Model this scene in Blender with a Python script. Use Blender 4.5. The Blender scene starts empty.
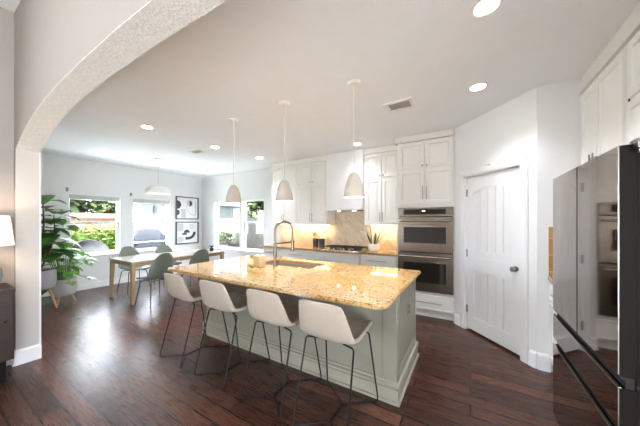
import bpy, bmesh, math, random
from mathutils import Vector, Matrix, Euler
random.seed(7)
PI = math.pi
scene = bpy.context.scene
col = scene.collection

# ------------------------------------------------------------------ camera
cam_d = bpy.data.cameras.new('camera')
cam_d.sensor_width = 36.0
cam_d.lens = 250.0 / 640.0 * 36.0
cam_d.shift_y = 8.5 / 640.0
cam_d.clip_start = 0.02
cam = bpy.data.objects.new('camera', cam_d)
col.objects.link(cam)
cam.location = (0, 0, 1.44)
cam.rotation_euler = (PI / 2, 0, math.radians(31))
scene.camera = cam

# ------------------------------------------------------------------ exposure
scene.view_settings.view_transform = 'Standard'
scene.view_settings.look = 'None'
scene.view_settings.gamma = 1.0
scene.view_settings.use_curve_mapping = False
scene.view_settings.exposure = 1.98
scene.cycles.max_bounces = 14
scene.cycles.diffuse_bounces = 8
scene.cycles.glossy_bounces = 6
scene.cycles.transparent_max_bounces = 12
scene.cycles.caustics_reflective = False
scene.cycles.caustics_refractive = False
scene.cycles.sample_clamp_indirect = 6.0

# ------------------------------------------------------------------ world and sun
SKY = 5.0
LAMP = 0.68
world = bpy.data.worlds.new('world')
scene.world = world
world.use_nodes = True
wn = world.node_tree
bg = wn.nodes['Background']
bg.inputs[0].default_value = (0.85, 0.95, 1.07, 1)
bg.inputs[1].default_value = SKY
sun_d = bpy.data.lights.new('sun', 'SUN')
sun_d.energy = 45.0
sun_d.angle = math.radians(3)
sun_d.color = (0.93, 0.98, 1.06)
sun = bpy.data.objects.new('sun', sun_d)
col.objects.link(sun)
sun.rotation_euler = (math.radians(28), math.radians(12), 0)   # high, over the living-room side of the house


def portal(x, y, z, w, h, rot):
    d = bpy.data.lights.new('window_portal', 'AREA')
    d.shape = 'RECTANGLE'
    d.size = w
    d.size_y = h
    d.cycles.is_portal = True
    o = bpy.data.objects.new('window_portal', d)
    o.location = (x, y, z)
    o.rotation_euler = rot
    col.objects.link(o)


portal(-7.16, 2.17, 1.37, 0.9, 1.4, (0, -PI / 2, 0))
portal(-7.16, 3.28, 1.37, 0.9, 1.4, (0, -PI / 2, 0))
portal(-5.87, 4.85, 1.33, 1.1, 1.4, (-PI / 2, 0, 0))
portal(-4.86, 4.85, 1.33, 0.85, 1.4, (-PI / 2, 0, 0))
portal(-4.08, -2.6, 1.25, 2.4, 2.6, (0, -PI / 2, 0))
portal(1.95, -4.28, 1.25, 0.9, 2.4, (PI / 2, 0, 0))
portal(2.58, -1.1, 1.25, 2.4, 2.5, (0, PI / 2, 0))


# ------------------------------------------------------------------ materials
def lin(c):
    return tuple(((v / 255.0) / 12.92 if v / 255.0 <= 0.04045 else ((v / 255.0 + 0.055) / 1.055) ** 2.4) for v in c)


def rgba(c):
    return lin(c) + (1.0,)


class NT:
    def __init__(self, name):
        self.m = bpy.data.materials.new(name)
        self.m.use_nodes = True
        self.t = self.m.node_tree
        self.b = self.t.nodes['Principled BSDF']
        self.out = self.t.nodes['Material Output']

    def n(self, typ, **kw):
        nd = self.t.nodes.new(typ)
        for k, v in kw.items():
            setattr(nd, k, v)
        return nd

    def l(self, a, b):
        self.t.links.new(a, b)

    def coords(self, scale=(1, 1, 1), rot=(0, 0, 0), kind='Object'):
        tc = self.n('ShaderNodeTexCoord')
        mp = self.n('ShaderNodeMapping')
        mp.inputs['Scale'].default_value = scale
        mp.inputs['Rotation'].default_value = rot
        self.l(tc.outputs[kind], mp.inputs['Vector'])
        return mp.outputs['Vector']

    def noise(self, vec, scale, detail=4, rough=0.55):
        nz = self.n('ShaderNodeTexNoise')
        nz.inputs['Scale'].default_value = scale
        nz.inputs['Detail'].default_value = detail
        nz.inputs['Roughness'].default_value = rough
        if vec is not None:
            self.l(vec, nz.inputs['Vector'])
        return nz.outputs['Fac']

    def ramp(self, fac, stops, interp='LINEAR'):
        r = self.n('ShaderNodeValToRGB')
        r.color_ramp.interpolation = interp
        e = r.color_ramp.elements
        while len(e) > 1:
            e.remove(e[-1])
        e[0].position = stops[0][0]
        e[0].color = stops[0][1]
        for p, c in stops[1:]:
            x = e.new(p)
            x.color = c
        self.l(fac, r.inputs['Fac'])
        return r.outputs['Color']

    def bump(self, h, strength=0.2, dist=0.01):
        b = self.n('ShaderNodeBump')
        b.inputs['Strength'].default_value = strength
        b.inputs['Distance'].default_value = dist
        self.l(h, b.inputs['Height'])
        self.l(b.outputs['Normal'], self.b.inputs['Normal'])


def plain(name, c, rough=0.5, metal=0.0, var=0.04, nscale=8.0, bump=0.0, bscale=120.0, coat=0.0, spec=0.5):
    k = NT(name)
    v = k.coords()
    f = k.noise(v, nscale)
    L = lin(c)
    lo = tuple(max(0, x * (1 - var)) for x in L) + (1,)
    hi = tuple(min(1, x * (1 + var)) for x in L) + (1,)
    k.l(k.ramp(f, [(0.3, lo), (0.7, hi)]), k.b.inputs['Base Color'])
    k.b.inputs['Roughness'].default_value = rough
    k.b.inputs['Metallic'].default_value = metal
    k.b.inputs['Coat Weight'].default_value = coat
    k.b.inputs['Specular IOR Level'].default_value = spec
    if bump:
        k.bump(k.noise(v, bscale, 3), bump, 0.004)
    return k.m


def emis(name, c, s):
    k = NT(name)
    k.b.inputs['Base Color'].default_value = rgba(c)
    k.b.inputs['Emission Color'].default_value = rgba(c)
    k.b.inputs['Emission Strength'].default_value = s
    return k.m


M = {}
M['wall'] = plain('wall_paint', (226, 226, 226), 0.75, bump=0.12, bscale=160, var=0.012)
M['wallb'] = plain('living_wall_paint', (160, 152, 146), 0.75, bump=0.12, bscale=160, var=0.012)
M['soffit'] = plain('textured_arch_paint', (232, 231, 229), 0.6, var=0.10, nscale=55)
_t = M['soffit'].node_tree
_v = _t.nodes.new('ShaderNodeTexVoronoi')
_v.inputs['Scale'].default_value = 62
_c = _t.nodes.new('ShaderNodeTexCoord')
_t.links.new(_c.outputs['Object'], _v.inputs['Vector'])
_b = _t.nodes.new('ShaderNodeBump')
_b.inputs['Strength'].default_value = 0.35
_b.inputs['Distance'].default_value = 0.012
_t.links.new(_v.outputs['Distance'], _b.inputs['Height'])
_t.links.new(_b.outputs['Normal'], _t.nodes['Principled BSDF'].inputs['Normal'])
M['ceil'] = plain('ceiling_paint', (240, 244, 248), 0.85, bump=0.1, bscale=140, var=0.01)
M['trim'] = plain('trim_paint', (230, 230, 230), 0.38, var=0.01)
M['cab'] = plain('cabinet_paint', (226, 224, 219), 0.36, var=0.012)
M['greige'] = plain('island_paint', (130, 126, 112), 0.42, var=0.02)
M['greigel'] = plain('island_trim_paint', (144, 138, 124), 0.4, var=0.02)
M['nickel'] = plain('brushed_nickel', (150, 145, 138), 0.3, 1.0, var=0.08)
M['bronze'] = plain('champagne_bronze', (122, 107, 88), 0.28, 1.0, var=0.06)
M['steel'] = plain('stainless_steel', (142, 131, 120), 0.26, 1.0, var=0.05, nscale=3)
M['steelb'] = plain('bright_steel', (215, 208, 198), 0.2, 1.0, var=0.03)
M['black'] = plain('black_metal', (12, 11, 11), 0.5, 0.0, spec=0.2)
M['iron'] = plain('cast_iron', (30, 29, 28), 0.6)
M['seam'] = plain('dark_gap', (22, 20, 19), 0.7)
M['canister'] = plain('dark_ceramic', (38, 42, 48), 0.35)
M['ovglass'] = plain('oven_glass', (26, 23, 21), 0.05, 0.0, spec=0.9)
M['panelglass'] = plain('control_glass', (14, 13, 13), 0.08)
M['fridge'] = plain('mirror_dark_steel', (160, 151, 143), 0.045, 1.0, var=0.015, nscale=2)
M['fridges'] = plain('fridge_side_steel', (26, 20, 17), 0.55, 0.0, spec=0.1)
M['stool'] = plain('stool_upholstery', (156, 143, 129), 0.85, bump=0.35, bscale=420, var=0.035, nscale=30)
M['chair'] = plain('sage_plastic', (106, 114, 103), 0.42, var=0.02)
M['chairleg'] = plain('grey_metal', (70, 70, 70), 0.35, 0.7)
M['tabletop'] = plain('pale_stone_top', (184, 181, 170), 0.12, var=0.03, nscale=5)
M['pendant'] = plain('taupe_concrete', (176, 165, 154), 0.8, bump=0.2, bscale=70, var=0.05)
M['white'] = plain('white_enamel', (236, 235, 232), 0.4, var=0.01)
M['shadein'] = plain('white_shade_inside', (244, 242, 238), 0.6, var=0.01)
M['cord'] = plain('pale_cord', (205, 203, 200), 0.6)
M['potgrey'] = plain('grey_stoneware', (172, 172, 174), 0.7, bump=0.2, bscale=60, var=0.06)
M['potlight'] = plain('light_grey_concrete', (198, 195, 190), 0.8, bump=0.3, bscale=60, var=0.07)
M['potwhite'] = plain('white_ceramic', (232, 228, 220), 0.35)
M['soil'] = plain('potting_soil', (52, 40, 30), 0.95, bump=0.8, bscale=90)
M['bark'] = plain('stem_bark', (96, 78, 58), 0.85)
M['stemg'] = plain('green_stem', (92, 124, 62), 0.6)
M['lamp'] = emis('lit_lamp_lens', (255, 250, 240), 9.0)
M['bulb'] = emis('lit_bulb', (255, 244, 226), 7.0)
M['under'] = emis('lit_warm_strip', (255, 214, 150), 2.5)
M['lshade'] = NT('lit_linen_shade')
M['frame'] = plain('charcoal_frame', (78, 78, 80), 0.5)
M['paper'] = plain('art_paper', (226, 226, 224), 0.6, var=0.02)
M['ink'] = plain('art_ink', (58, 60, 64), 0.7)
M['inkg'] = plain('art_grey', (190, 190, 190), 0.7)
M['inkl'] = plain('art_line', (120, 122, 126), 0.7)
M['blind'] = plain('grey_blind_fabric', (196, 196, 194), 0.8, bump=0.3, bscale=200)
M['teal'] = plain('teal_ceramic', (104, 128, 132), 0.25)
M['tan'] = plain('tan_candle_glass', (186, 158, 124), 0.25, var=0.08)
M['wax'] = plain('cream_wax', (232, 222, 202), 0.5)
M['cover'] = plain('grey_vinyl_cover', (27, 28, 32), 0.8, bump=0.5, bscale=6, spec=0.05)
M['wicker'] = plain('grey_wicker', (34, 34, 34), 0.9, bump=0.8, bscale=60, var=0.2, spec=0.05)
M['siding'] = plain('white_siding', (96, 98, 100), 0.9, spec=0.1)
M['sconce'] = plain('dark_bronze', (38, 36, 36), 0.5)
M['concrete'] = plain('bounce_concrete', (186, 184, 178), 0.85, bump=0.3)

k = M['lshade']
k.b.inputs['Base Color'].default_value = rgba((240, 230, 214))
k.b.inputs['Emission Color'].default_value = rgba((255, 236, 212))
k.b.inputs['Emission Strength'].default_value = 0.12
k.b.inputs['Roughness'].default_value = 0.8
M['lshade'] = k.m

# thin window glass: mostly clear, with its own faint reflection
k = NT('window_glass')
tr = k.n('ShaderNodeBsdfTransparent')
gl = k.n('ShaderNodeBsdfGlossy')
gl.inputs['Roughness'].default_value = 0.0
fr = k.n('ShaderNodeLayerWeight')
fr.inputs['Blend'].default_value = 0.5
fp = k.n('ShaderNodeMath', operation='POWER')
k.l(fr.outputs['Facing'], fp.inputs[0])
fp.inputs[1].default_value = 5.0
fm = k.n('ShaderNodeMath', operation='MULTIPLY_ADD')
k.l(fp.outputs[0], fm.inputs[0])
fm.inputs[1].default_value = 0.6
fm.inputs[2].default_value = 0.03
mx = k.n('ShaderNodeMixShader')
k.l(fm.outputs[0], mx.inputs[0])
k.l(tr.outputs[0], mx.inputs[1])
k.l(gl.outputs[0], mx.inputs[2])
k.l(mx.outputs[0], k.out.inputs['Surface'])
M['glass'] = k.m


def planks():
    k = NT('dark_hardwood')
    v = k.coords()
    br = k.n('ShaderNodeTexBrick')
    br.offset = 0.37
    br.offset_frequency = 2
    br.inputs['Color1'].default_value = (0, 0, 0, 1)
    br.inputs['Color2'].default_value = (1, 1, 1, 1)
    br.inputs['Mortar'].default_value = (0.5, 0.5, 0.5, 1)
    br.inputs['Scale'].default_value = 1.0
    br.inputs['Mortar Size'].default_value = 0.007
    br.inputs['Mortar Smooth'].default_value = 0.2
    br.inputs['Bias'].default_value = 0.0
    br.inputs['Brick Width'].default_value = 1.15
    br.inputs['Row Height'].default_value = 0.127
    k.l(v, br.inputs['Vector'])
    g = k.noise(k.coords((3, 90, 1)), 2.2, 3, 0.4)
    g2 = k.noise(k.coords((0.8, 5, 1)), 2.0, 4, 0.5)
    mixg = k.n('ShaderNodeMix', data_type='FLOAT')
    mixg.inputs[0].default_value = 0.4
    k.l(g, mixg.inputs[2])
    k.l(g2, mixg.inputs[3])
    mixf = k.n('ShaderNodeMix', data_type='FLOAT')
    mixf.inputs[0].default_value = 0.58
    k.l(mixg.outputs[0], mixf.inputs[2])
    k.l(br.outputs['Color'], mixf.inputs[3])
    c = k.ramp(mixf.outputs[0], [(0.15, rgba((50, 29, 22))), (0.5, rgba((68, 41, 31))), (0.85, rgba((90, 57, 43)))])
    mm = k.n('ShaderNodeMix', data_type='RGBA')
    k.l(br.outputs['Fac'], mm.inputs[0])
    k.l(c, mm.inputs[6])
    mm.inputs[7].default_value = rgba((20, 12, 10))
    k.l(mm.outputs[2], k.b.inputs['Base Color'])
    r = k.ramp(g, [(0.2, (0.24, 0.24, 0.24, 1)), (0.8, (0.32, 0.32, 0.32, 1))])
    k.l(r, k.b.inputs['Roughness'])
    k.b.inputs['Specular IOR Level'].default_value = 0.36
    hm = k.n('ShaderNodeMath', operation='MULTIPLY_ADD')
    k.l(br.outputs['Fac'], hm.inputs[0])
    hm.inputs[1].default_value = -3.0
    k.l(g, hm.inputs[2])
    k.bump(hm.outputs[0], 0.12, 0.003)
    return k.m


M['floor'] = planks()


def granite():
    k = NT('gold_granite')
    v = k.coords()
    n1 = k.noise(v, 15, 7, 0.65)
    n2 = k.noise(v, 60, 5, 0.7)
    n3 = k.noise(v, 2.3, 3, 0.6)
    a = k.ramp(n1, [(0.3, rgba((126, 92, 54))), (0.42, rgba((168, 132, 82))), (0.52, rgba((184, 152, 104))), (0.62, rgba((168, 124, 66))), (0.74, rgba((142, 98, 46)))])
    sp = k.ramp(n2, [(0.38, (0, 0, 0, 1)), (0.46, (1, 1, 1, 1))])
    li = k.ramp(n2, [(0.56, (0, 0, 0, 1)), (0.64, (1, 1, 1, 1))])
    m1 = k.n('ShaderNodeMix', data_type='RGBA')
    k.l(sp, m1.inputs[0])
    m1.inputs[6].default_value = rgba((84, 64, 44))
    k.l(a, m1.inputs[7])
    m2 = k.n('ShaderNodeMix', data_type='RGBA')
    k.l(li, m2.inputs[0])
    k.l(m1.outputs[2], m2.inputs[6])
    m2.inputs[7].default_value = rgba((212, 188, 144))
    m3 = k.n('ShaderNodeMix', data_type='RGBA', blend_type='MULTIPLY')
    m3.inputs[0].default_value = 0.5
    k.l(m2.outputs[2], m3.inputs[6])
    k.l(k.ramp(n3, [(0.35, rgba((224, 196, 140))), (0.6, (1, 1, 1, 1))]), m3.inputs[7])
    k.l(m3.outputs[2], k.b.inputs['Base Color'])
    k.b.inputs['Roughness'].default_value = 0.045
    k.b.inputs['Specular IOR Level'].default_value = 0.85
    return k.m


M['granite'] = granite()


def tiles(name, ax, rot, bw, rh, cols, rough=0.35):
    """stone tiles laid on a vertical wall; ax picks the horizontal coordinate"""
    k = NT(name)
    tc = k.n('ShaderNodeTexCoord')
    sx = k.n('ShaderNodeSeparateXYZ')
    cx = k.n('ShaderNodeCombineXYZ')
    k.l(tc.outputs['Object'], sx.inputs[0])
    k.l(sx.outputs[ax], cx.inputs[0])
    k.l(sx.outputs[2], cx.inputs[1])
    mp = k.n('ShaderNodeMapping')
    mp.inputs['Rotation'].default_value = (0, 0, rot)
    k.l(cx.outputs[0], mp.inputs['Vector'])
    br = k.n('ShaderNodeTexBrick')
    br.inputs['Color1'].default_value = (0, 0, 0, 1)
    br.inputs['Color2'].default_value = (1, 1, 1, 1)
    br.inputs['Mortar'].default_value = (0.5, 0.5, 0.5, 1)
    br.inputs['Scale'].default_value = 1
    br.inputs['Mortar Size'].default_value = 0.003
    br.inputs['Brick Width'].default_value = bw
    br.inputs['Row Height'].default_value = rh
    k.l(mp.outputs[0], br.inputs['Vector'])
    nz = k.noise(mp.outputs[0], 14, 6, 0.65)
    mf = k.n('ShaderNodeMix', data_type='FLOAT')
    mf.inputs[0].default_value = 0.5
    k.l(nz, mf.inputs[2])
    k.l(br.outputs['Color'], mf.inputs[3])
    c = k.ramp(mf.outputs[0], [(0.15, rgba(cols[0])), (0.5, rgba(cols[1])), (0.85, rgba(cols[2]))])
    mm = k.n('ShaderNodeMix', data_type='RGBA')
    k.l(br.outputs['Fac'], mm.inputs[0])
    k.l(c, mm.inputs[6])
    mm.inputs[7].default_value = rgba(cols[3])
    k.l(mm.outputs[2], k.b.inputs['Base Color'])
    k.b.inputs['Roughness'].default_value = rough
    k.bump(br.outputs['Fac'], -0.3, 0.003)
    return k.m


M['splash'] = tiles('travertine_tile', 0, PI / 4, 0.15, 0.15, ((176, 158, 132), (204, 190, 166), (222, 210, 190), (190, 178, 158)))
M['herring'] = tiles('marble_mosaic', 0, PI / 4, 0.12, 0.045, ((184, 168, 142), (202, 188, 164), (216, 204, 184), (190, 178, 158)))
M['splashg'] = tiles('gold_tile', 0, 0, 0.2, 0.16, ((150, 114, 66), (176, 138, 88), (196, 162, 112), (210, 196, 166)))


def wood(name, cols, sc=(3, 40, 3), rough=0.45):
    k = NT(name)
    f = k.noise(k.coords(sc), 1.6, 6, 0.6)
    k.l(k.ramp(f, [(0.3, rgba(cols[0])), (0.7, rgba(cols[1]))]), k.b.inputs['Base Color'])
    k.b.inputs['Roughness'].default_value = rough
    return k.m


M['oak'] = wood('pale_oak', ((150, 122, 88), (178, 148, 110)), (20, 20, 2))
M['walnut'] = wood('walnut', ((34, 20, 13), (58, 35, 23)), (30, 2, 30))
M['birch'] = wood('pale_wooden_leg', ((196, 160, 112), (216, 184, 138)), (20, 20, 2))
M['fencew'] = wood('weathered_fence', ((38, 35, 30), (58, 53, 46)), (14, 14, 0.8), 0.85)
M['fencer'] = wood('cedar_fence', ((84, 62, 50), (104, 80, 66)), (14, 14, 0.8), 0.85)


def leafy(name, a, b, rough=0.45, trans=0.0, sc=6):
    k = NT(name)
    f = k.noise(k.coords(), sc, 3)
    k.l(k.ramp(f, [(0.35, rgba(a)), (0.65, rgba(b))]), k.b.inputs['Base Color'])
    k.b.inputs['Roughness'].default_value = rough
    k.b.inputs['Specular IOR Level'].default_value = 0.1 if rough > 0.5 else 0.5
    if trans:
        k.b.inputs['Subsurface Weight'].default_value = 0.0
        tb = k.n('ShaderNodeBsdfTranslucent')
        tb.inputs[0].default_value = rgba(b)
        mx = k.n('ShaderNodeMixShader')
        mx.inputs[0].default_value = trans
        k.l(k.b.outputs[0], mx.inputs[1])
        k.l(tb.outputs[0], mx.inputs[2])
        k.l(mx.outputs[0], k.out.inputs['Surface'])
    return k.m


M['figleaf'] = leafy('fig_leaf', (44, 86, 40), (88, 142, 58), 0.35, 0.15)
M['pothos'] = leafy('heart_leaf', (66, 120, 48), (132, 182, 80), 0.4, 0.25, 9)
M['snake'] = leafy('snake_leaf', (64, 74, 48), (96, 100, 66), 0.4)
M['darkleaf'] = leafy('dark_leaf', (30, 36, 30), (48, 58, 46), 0.4)
M['hedge'] = leafy('hedge_leaf', (38, 52, 16), (72, 84, 32), 0.6, 0.25, 1.6)
M['tree'] = leafy('tree_leaf', (40, 52, 32), (78, 90, 58), 0.7, 0.2, 0.9)
M['grass'] = leafy('lawn_grass', (50, 68, 26), (66, 84, 36), 0.9, 0, 4)


# ------------------------------------------------------------------ mesh helpers
class MB:
    """collects shapes, then links them as ONE mesh object"""

    def __init__(self):
        self.bm = bmesh.new()

    def box(self, x0, x1, y0, y1, z0, z1, bev=0.0, seg=2):
        r = bmesh.ops.create_cube(self.bm, size=1)
        vs = r['verts']
        for v in vs:
            v.co = Vector(((x0 + x1) / 2 + v.co.x * (x1 - x0), (y0 + y1) / 2 + v.co.y * (y1 - y0), (z0 + z1) / 2 + v.co.z * (z1 - z0)))
        if bev:
            es = list({e for v in vs for e in v.link_edges})
            bmesh.ops.bevel(self.bm, geom=es, offset=bev, segments=seg, profile=0.5, affect='EDGES')
        return self

    def lathe(self, prof, c=(0, 0, 0), seg=28, closed=False):
        """prof: list of (r, z) turned about the z axis"""
        rings = []
        for r, z in prof:
            if r < 1e-5:
                rings.append([self.bm.verts.new((c[0], c[1], c[2] + z))])
            else:
                rings.append([self.bm.verts.new((c[0] + r * math.cos(2 * PI * i / seg), c[1] + r * math.sin(2 * PI * i / seg), c[2] + z)) for i in range(seg)])
        pairs = list(zip(rings, rings[1:]))
        if closed:
            pairs.append((rings[-1], rings[0]))
        for a, b in pairs:
            for i in range(seg):
                j = (i + 1) % seg
                if len(a) == 1 and len(b) == 1:
                    continue
                if len(a) == 1:
                    self.bm.faces.new((a[0], b[j], b[i]))
                elif len(b) == 1:
                    self.bm.faces.new((a[i], a[j], b[0]))
                else:
                    self.bm.faces.new((a[i], a[j], b[j], b[i]))
        return self

    def tube(self, pts, r, seg=10, cap=True):
        pts = [Vector(p) for p in pts]
        rad = r if isinstance(r, (list, tuple)) else [r] * len(pts)
        prev = None
        rings = []
        for i, p in enumerate(pts):
            t = (pts[min(i + 1, len(pts) - 1)] - pts[max(i - 1, 0)]).normalized()
            if prev is None:
                u = Vector((0, 0, 1)) if abs(t.z) < 0.9 else Vector((1, 0, 0))
                u = (u - t * u.dot(t)).normalized()
            else:
                u = prev - t * prev.dot(t)
                u.normalize()
            prev = u
            w = t.cross(u)
            rings.append([self.bm.verts.new(p + (u * math.cos(2 * PI * k / seg) + w * math.sin(2 * PI * k / seg)) * rad[i]) for k in range(seg)])
        for a, b in zip(rings, rings[1:]):
            for k in range(seg):
                j = (k + 1) % seg
                self.bm.faces.new((a[k], a[j], b[j], b[k]))
        if cap:
            self.bm.faces.new(list(reversed(rings[0])))
            self.bm.faces.new(rings[-1])
        return self

    def cyl(self, a, b, r, seg=16):
        return self.tube([a, b], r, seg)

    def prism(self, outer, holes, d0, d1, fn):
        """polygon with holes in (u, v), swept from depth d0 to d1; fn(u, v, d) -> point"""
        tmp = bmesh.new()
        edges = []
        for loop in [outer] + list(holes):
            vs = [tmp.verts.new((p[0], p[1], 0)) for p in loop]
            for a, b in zip(vs, vs[1:] + vs[:1]):
                edges.append(tmp.edges.new((a, b)))
        bmesh.ops.triangle_fill(tmp, use_beauty=True, use_dissolve=False, edges=edges)
        tmp.verts.index_update()
        base = [v.co.copy() for v in tmp.verts]
        lo = [self.bm.verts.new(fn(p.x, p.y, d0)) for p in base]
        hi = [self.bm.verts.new(fn(p.x, p.y, d1)) for p in base]
        for f in tmp.faces:
            ix = [v.index for v in f.verts]
            self.bm.faces.new([lo[i] for i in reversed(ix)])
            self.bm.faces.new([hi[i] for i in ix])
        for e in tmp.edges:
            if len(e.link_faces) == 1:
                i, j = e.verts[0].index, e.verts[1].index
                self.bm.faces.new((lo[i], lo[j], hi[j], hi[i]))
        tmp.free()
        return self

    def poly(self, pts, d0, d1, fn):
        return self.prism(pts, [], d0, d1, fn)

    def raised(self, x0, x1, z0, z1, y, rings):
        """a panelled cabinet front: rings = [(inset, y offset)], closed with a back slab; faces -Y"""
        loops = []
        for ins, dy in rings:
            loops.append([self.bm.verts.new(p) for p in ((x0 + ins, y + dy, z0 + ins), (x1 - ins, y + dy, z0 + ins), (x1 - ins, y + dy, z1 - ins), (x0 + ins, y + dy, z1 - ins))])
        for a, b in zip(loops, loops[1:]):
            for i in range(4):
                j = (i + 1) % 4
                self.bm.faces.new((a[i], a[j], b[j], b[i]))
        self.bm.faces.new(loops[-1])
        self.bm.faces.new(list(reversed(loops[0])))
        return self

    def leaf(self, pos, d, length, width, up=(0, 0, 1), droop=0.25, heart=False, fold=0.15):
        d = Vector(d).normalized()
        s = d.cross(Vector(up))
        if s.length < 1e-3:
            s = Vector((1, 0, 0))
        s.normalize()
        nrm = s.cross(d)
        pos = Vector(pos)
        ws = (0.45, 0.95, 1.0, 0.7, 0.0) if heart else (0.12, 0.62, 1.0, 0.8, 0.0)
        rows = []
        for i, w in enumerate(ws):
            t = i / (len(ws) - 1)
            c = pos + d * (length * t) - Vector((0, 0, 1)) * (droop * length * t * t)
            h = width * 0.5 * w
            if w == 0:
                rows.append([self.bm.verts.new(c)])
            else:
                rows.append([self.bm.verts.new(c - s * h + nrm * fold * h), self.bm.verts.new(c), self.bm.verts.new(c + s * h + nrm * fold * h)])
        for a, b in zip(rows, rows[1:]):
            if len(b) == 3:
                self.bm.faces.new((a[0], a[1], b[1], b[0]))
                self.bm.faces.new((a[1], a[2], b[2], b[1]))
            else:
                self.bm.faces.new((a[0], a[1], b[0]))
                self.bm.faces.new((a[1], a[2], b[0]))
        return self


def obj(name, mb, mat, parent=None, smooth=35, subsurf=0):
    bm = mb.bm
    bmesh.ops.recalc_face_normals(bm, faces=bm.faces)
    me = bpy.data.meshes.new(name)
    bm.to_mesh(me)
    bm.free()
    me.materials.append(M[mat] if isinstance(mat, str) else mat)
    if smooth:
        me.shade_smooth()
        me.set_sharp_from_angle(angle=math.radians(smooth))
    o = bpy.data.objects.new(name, me)
    col.objects.link(o)
    if parent is not None:
        o.parent = parent
    if smooth and not subsurf:
        o.modifiers.new('weighted_normal', 'WEIGHTED_NORMAL').keep_sharp = True
    if subsurf:
        md = o.modifiers.new('subdivision', 'SUBSURF')
        md.levels = subsurf
        md.render_levels = subsurf
    return o


def tag(o, label, cat, group=None, kind=None):
    o['label'] = label
    o['category'] = cat
    if group:
        o['group'] = group
    if kind:
        o['kind'] = kind
    return o


def thing(name, label, cat, loc=(0, 0, 0), rotz=0.0, group=None):
    o = bpy.data.objects.new(name, None)
    o.empty_display_size = 0.1
    col.objects.link(o)
    o.location = loc
    o.rotation_euler = (0, 0, rotz)
    return tag(o, label, cat, group)


def struct(name, mb, mat, parent=None, smooth=35):
    o = obj(name, mb, mat, parent, smooth)
    if parent is None:
        o['kind'] = 'structure'
    return o


def dup(root, loc, rotz, label, group=None):
    r = root.copy()
    col.objects.link(r)
    r.location = loc
    r.rotation_euler = (0, 0, rotz)
    r['label'] = label
    if group:
        r['group'] = group

    def rec(a, b):
        for ch in list(a.children):
            c = ch.copy()
            col.objects.link(c)
            c.parent = b
            rec(ch, c)
    rec(root, r)
    return r


def plabel(o, s):
    o['label'] = s
    return o


XY = lambda u, v, d: (u, v, d)          # plan outline swept upward
XZ = lambda u, v, d: (u, d, v)          # elevation along X swept along Y
YZ = lambda u, v, d: (d, u, v)          # elevation along Y swept along X


def rect(u0, u1, v0, v1):
    return [(u0, v0), (u1, v0), (u1, v1), (u0, v1)]


# ------------------------------------------------------------------ the shell
CEIL = 2.76
A = Vector((-0.185, 4.03))
B = Vector((0.561, 3.194))
fl = MB().box(-7.1, 2.6, -4.3, 4.8, -0.12, 0.0)
struct('floor', fl, 'floor')
struct('ceiling', MB().box(-7.15, 2.6, 0.75, 4.82, CEIL, CEIL + 0.3), 'ceil')
struct('sun_blocker_box', MB().box(-7.15, 2.6, 0.75, 4.82, CEIL + 0.31, 5.7), 'siding')  # unseen box added to shade the grey fence and alley from the sun
struct('ceiling_living', MB().box(-4.15, 2.6, -4.3, 0.75, 3.55, 3.7), 'ceil')

W1 = (1.72, 2.62)
W2 = (2.84, 3.74)
WZ = (0.70, 2.05)
struct('wall_left', MB().prism(rect(0.6, 4.82, 0, CEIL), [rect(W1[0], W1[1], *WZ), rect(W2[0], W2[1], *WZ)], -7.16, -7.0, YZ), 'wall')
K1 = (-6.42, -5.33)
K2 = (-5.27, -4.45)
KZ = (0.66, 2.02)
struct('wall_back', MB().prism(rect(-7.0, 1.4, 0, CEIL), [rect(K1[0], K1[1], *KZ), rect(K2[0], K2[1], *KZ)], 4.67, 4.83, XZ), 'wall')
struct('wall_right', MB().box(1.25, 1.4, 0.75, 4.67, 0, CEIL), 'wall')
struct('wall_pantry', MB().box(B.x, 1.25, B.y, B.y + 0.1, 0, CEIL), 'wall')

# arch wall between the living room and the kitchen
arch = [(-3.90, 0.0), (-3.90, 2.165)]
cv = [(-3.86, 2.185), (-3.72, 2.235), (-3.5, 2.31), (-3.2, 2.375), (-2.9, 2.418), (-2.55, 2.442), (-2.1, 2.455), (-1.6, 2.455), (-1.1, 2.435), (-0.6, 2.425), (0.0, 2.42), (0.8, 2.42), (1.25, 2.42)]
out = [(-7.1, 0), ] + arch + cv + [(1.25, 0), (2.6, 0), (2.6, 3.6), (-7.1, 3.6)]
struct('wall_arch', MB().poly(out, 0.575, 0.74, XZ), 'wallb')
# the textured skin of the arch underside, and the kitchen-side face
sk = MB()
prof = arch[1:] + cv
prof2 = [(x, z - 0.005) if i else (x + 0.003, z - 0.002) for i, (x, z) in enumerate(prof)]
sk.poly(prof + list(reversed(prof2)), 0.5745, 0.742, XZ)
struct('trim_1', sk, 'soffit', smooth=60)
struct('wall_living', MB().prism(rect(-4.3, 0.575, 0, 3.6), [rect(-3.9, -1.35, 0.08, 2.4)], -4.1, -3.96, YZ), 'wallb')  # unseen opening, set low to admit more ground-bounce light
struct('wall_living_right', MB().prism(rect(-4.3, 0.575, 0, 3.6), [rect(-2.3, 0.1, 0.08, 2.4)], 2.5, 2.6, YZ), 'wallb')  # unseen opening added to brighten the dining side
struct('wall_living_back', MB().prism(rect(-3.96, 2.5, 0, 3.6), [rect(1.5, 2.35, 0.08, 2.4)], -4.3, -4.15, XZ), 'wallb')  # unseen opening, sized for the light it sends to the pantry side

# diagonal pantry wall with its door opening; local x runs along the wall
ang = math.atan2(B.y - A.y, B.x - A.x)
DL = (B - A).length


def diag(u, v, d):
    dr = (B - A).normalized()
    nr = Vector((-dr.y, dr.x))          # away from the kitchen
    p = A + dr * u + nr * d
    return (p.x, p.y, v)


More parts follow.
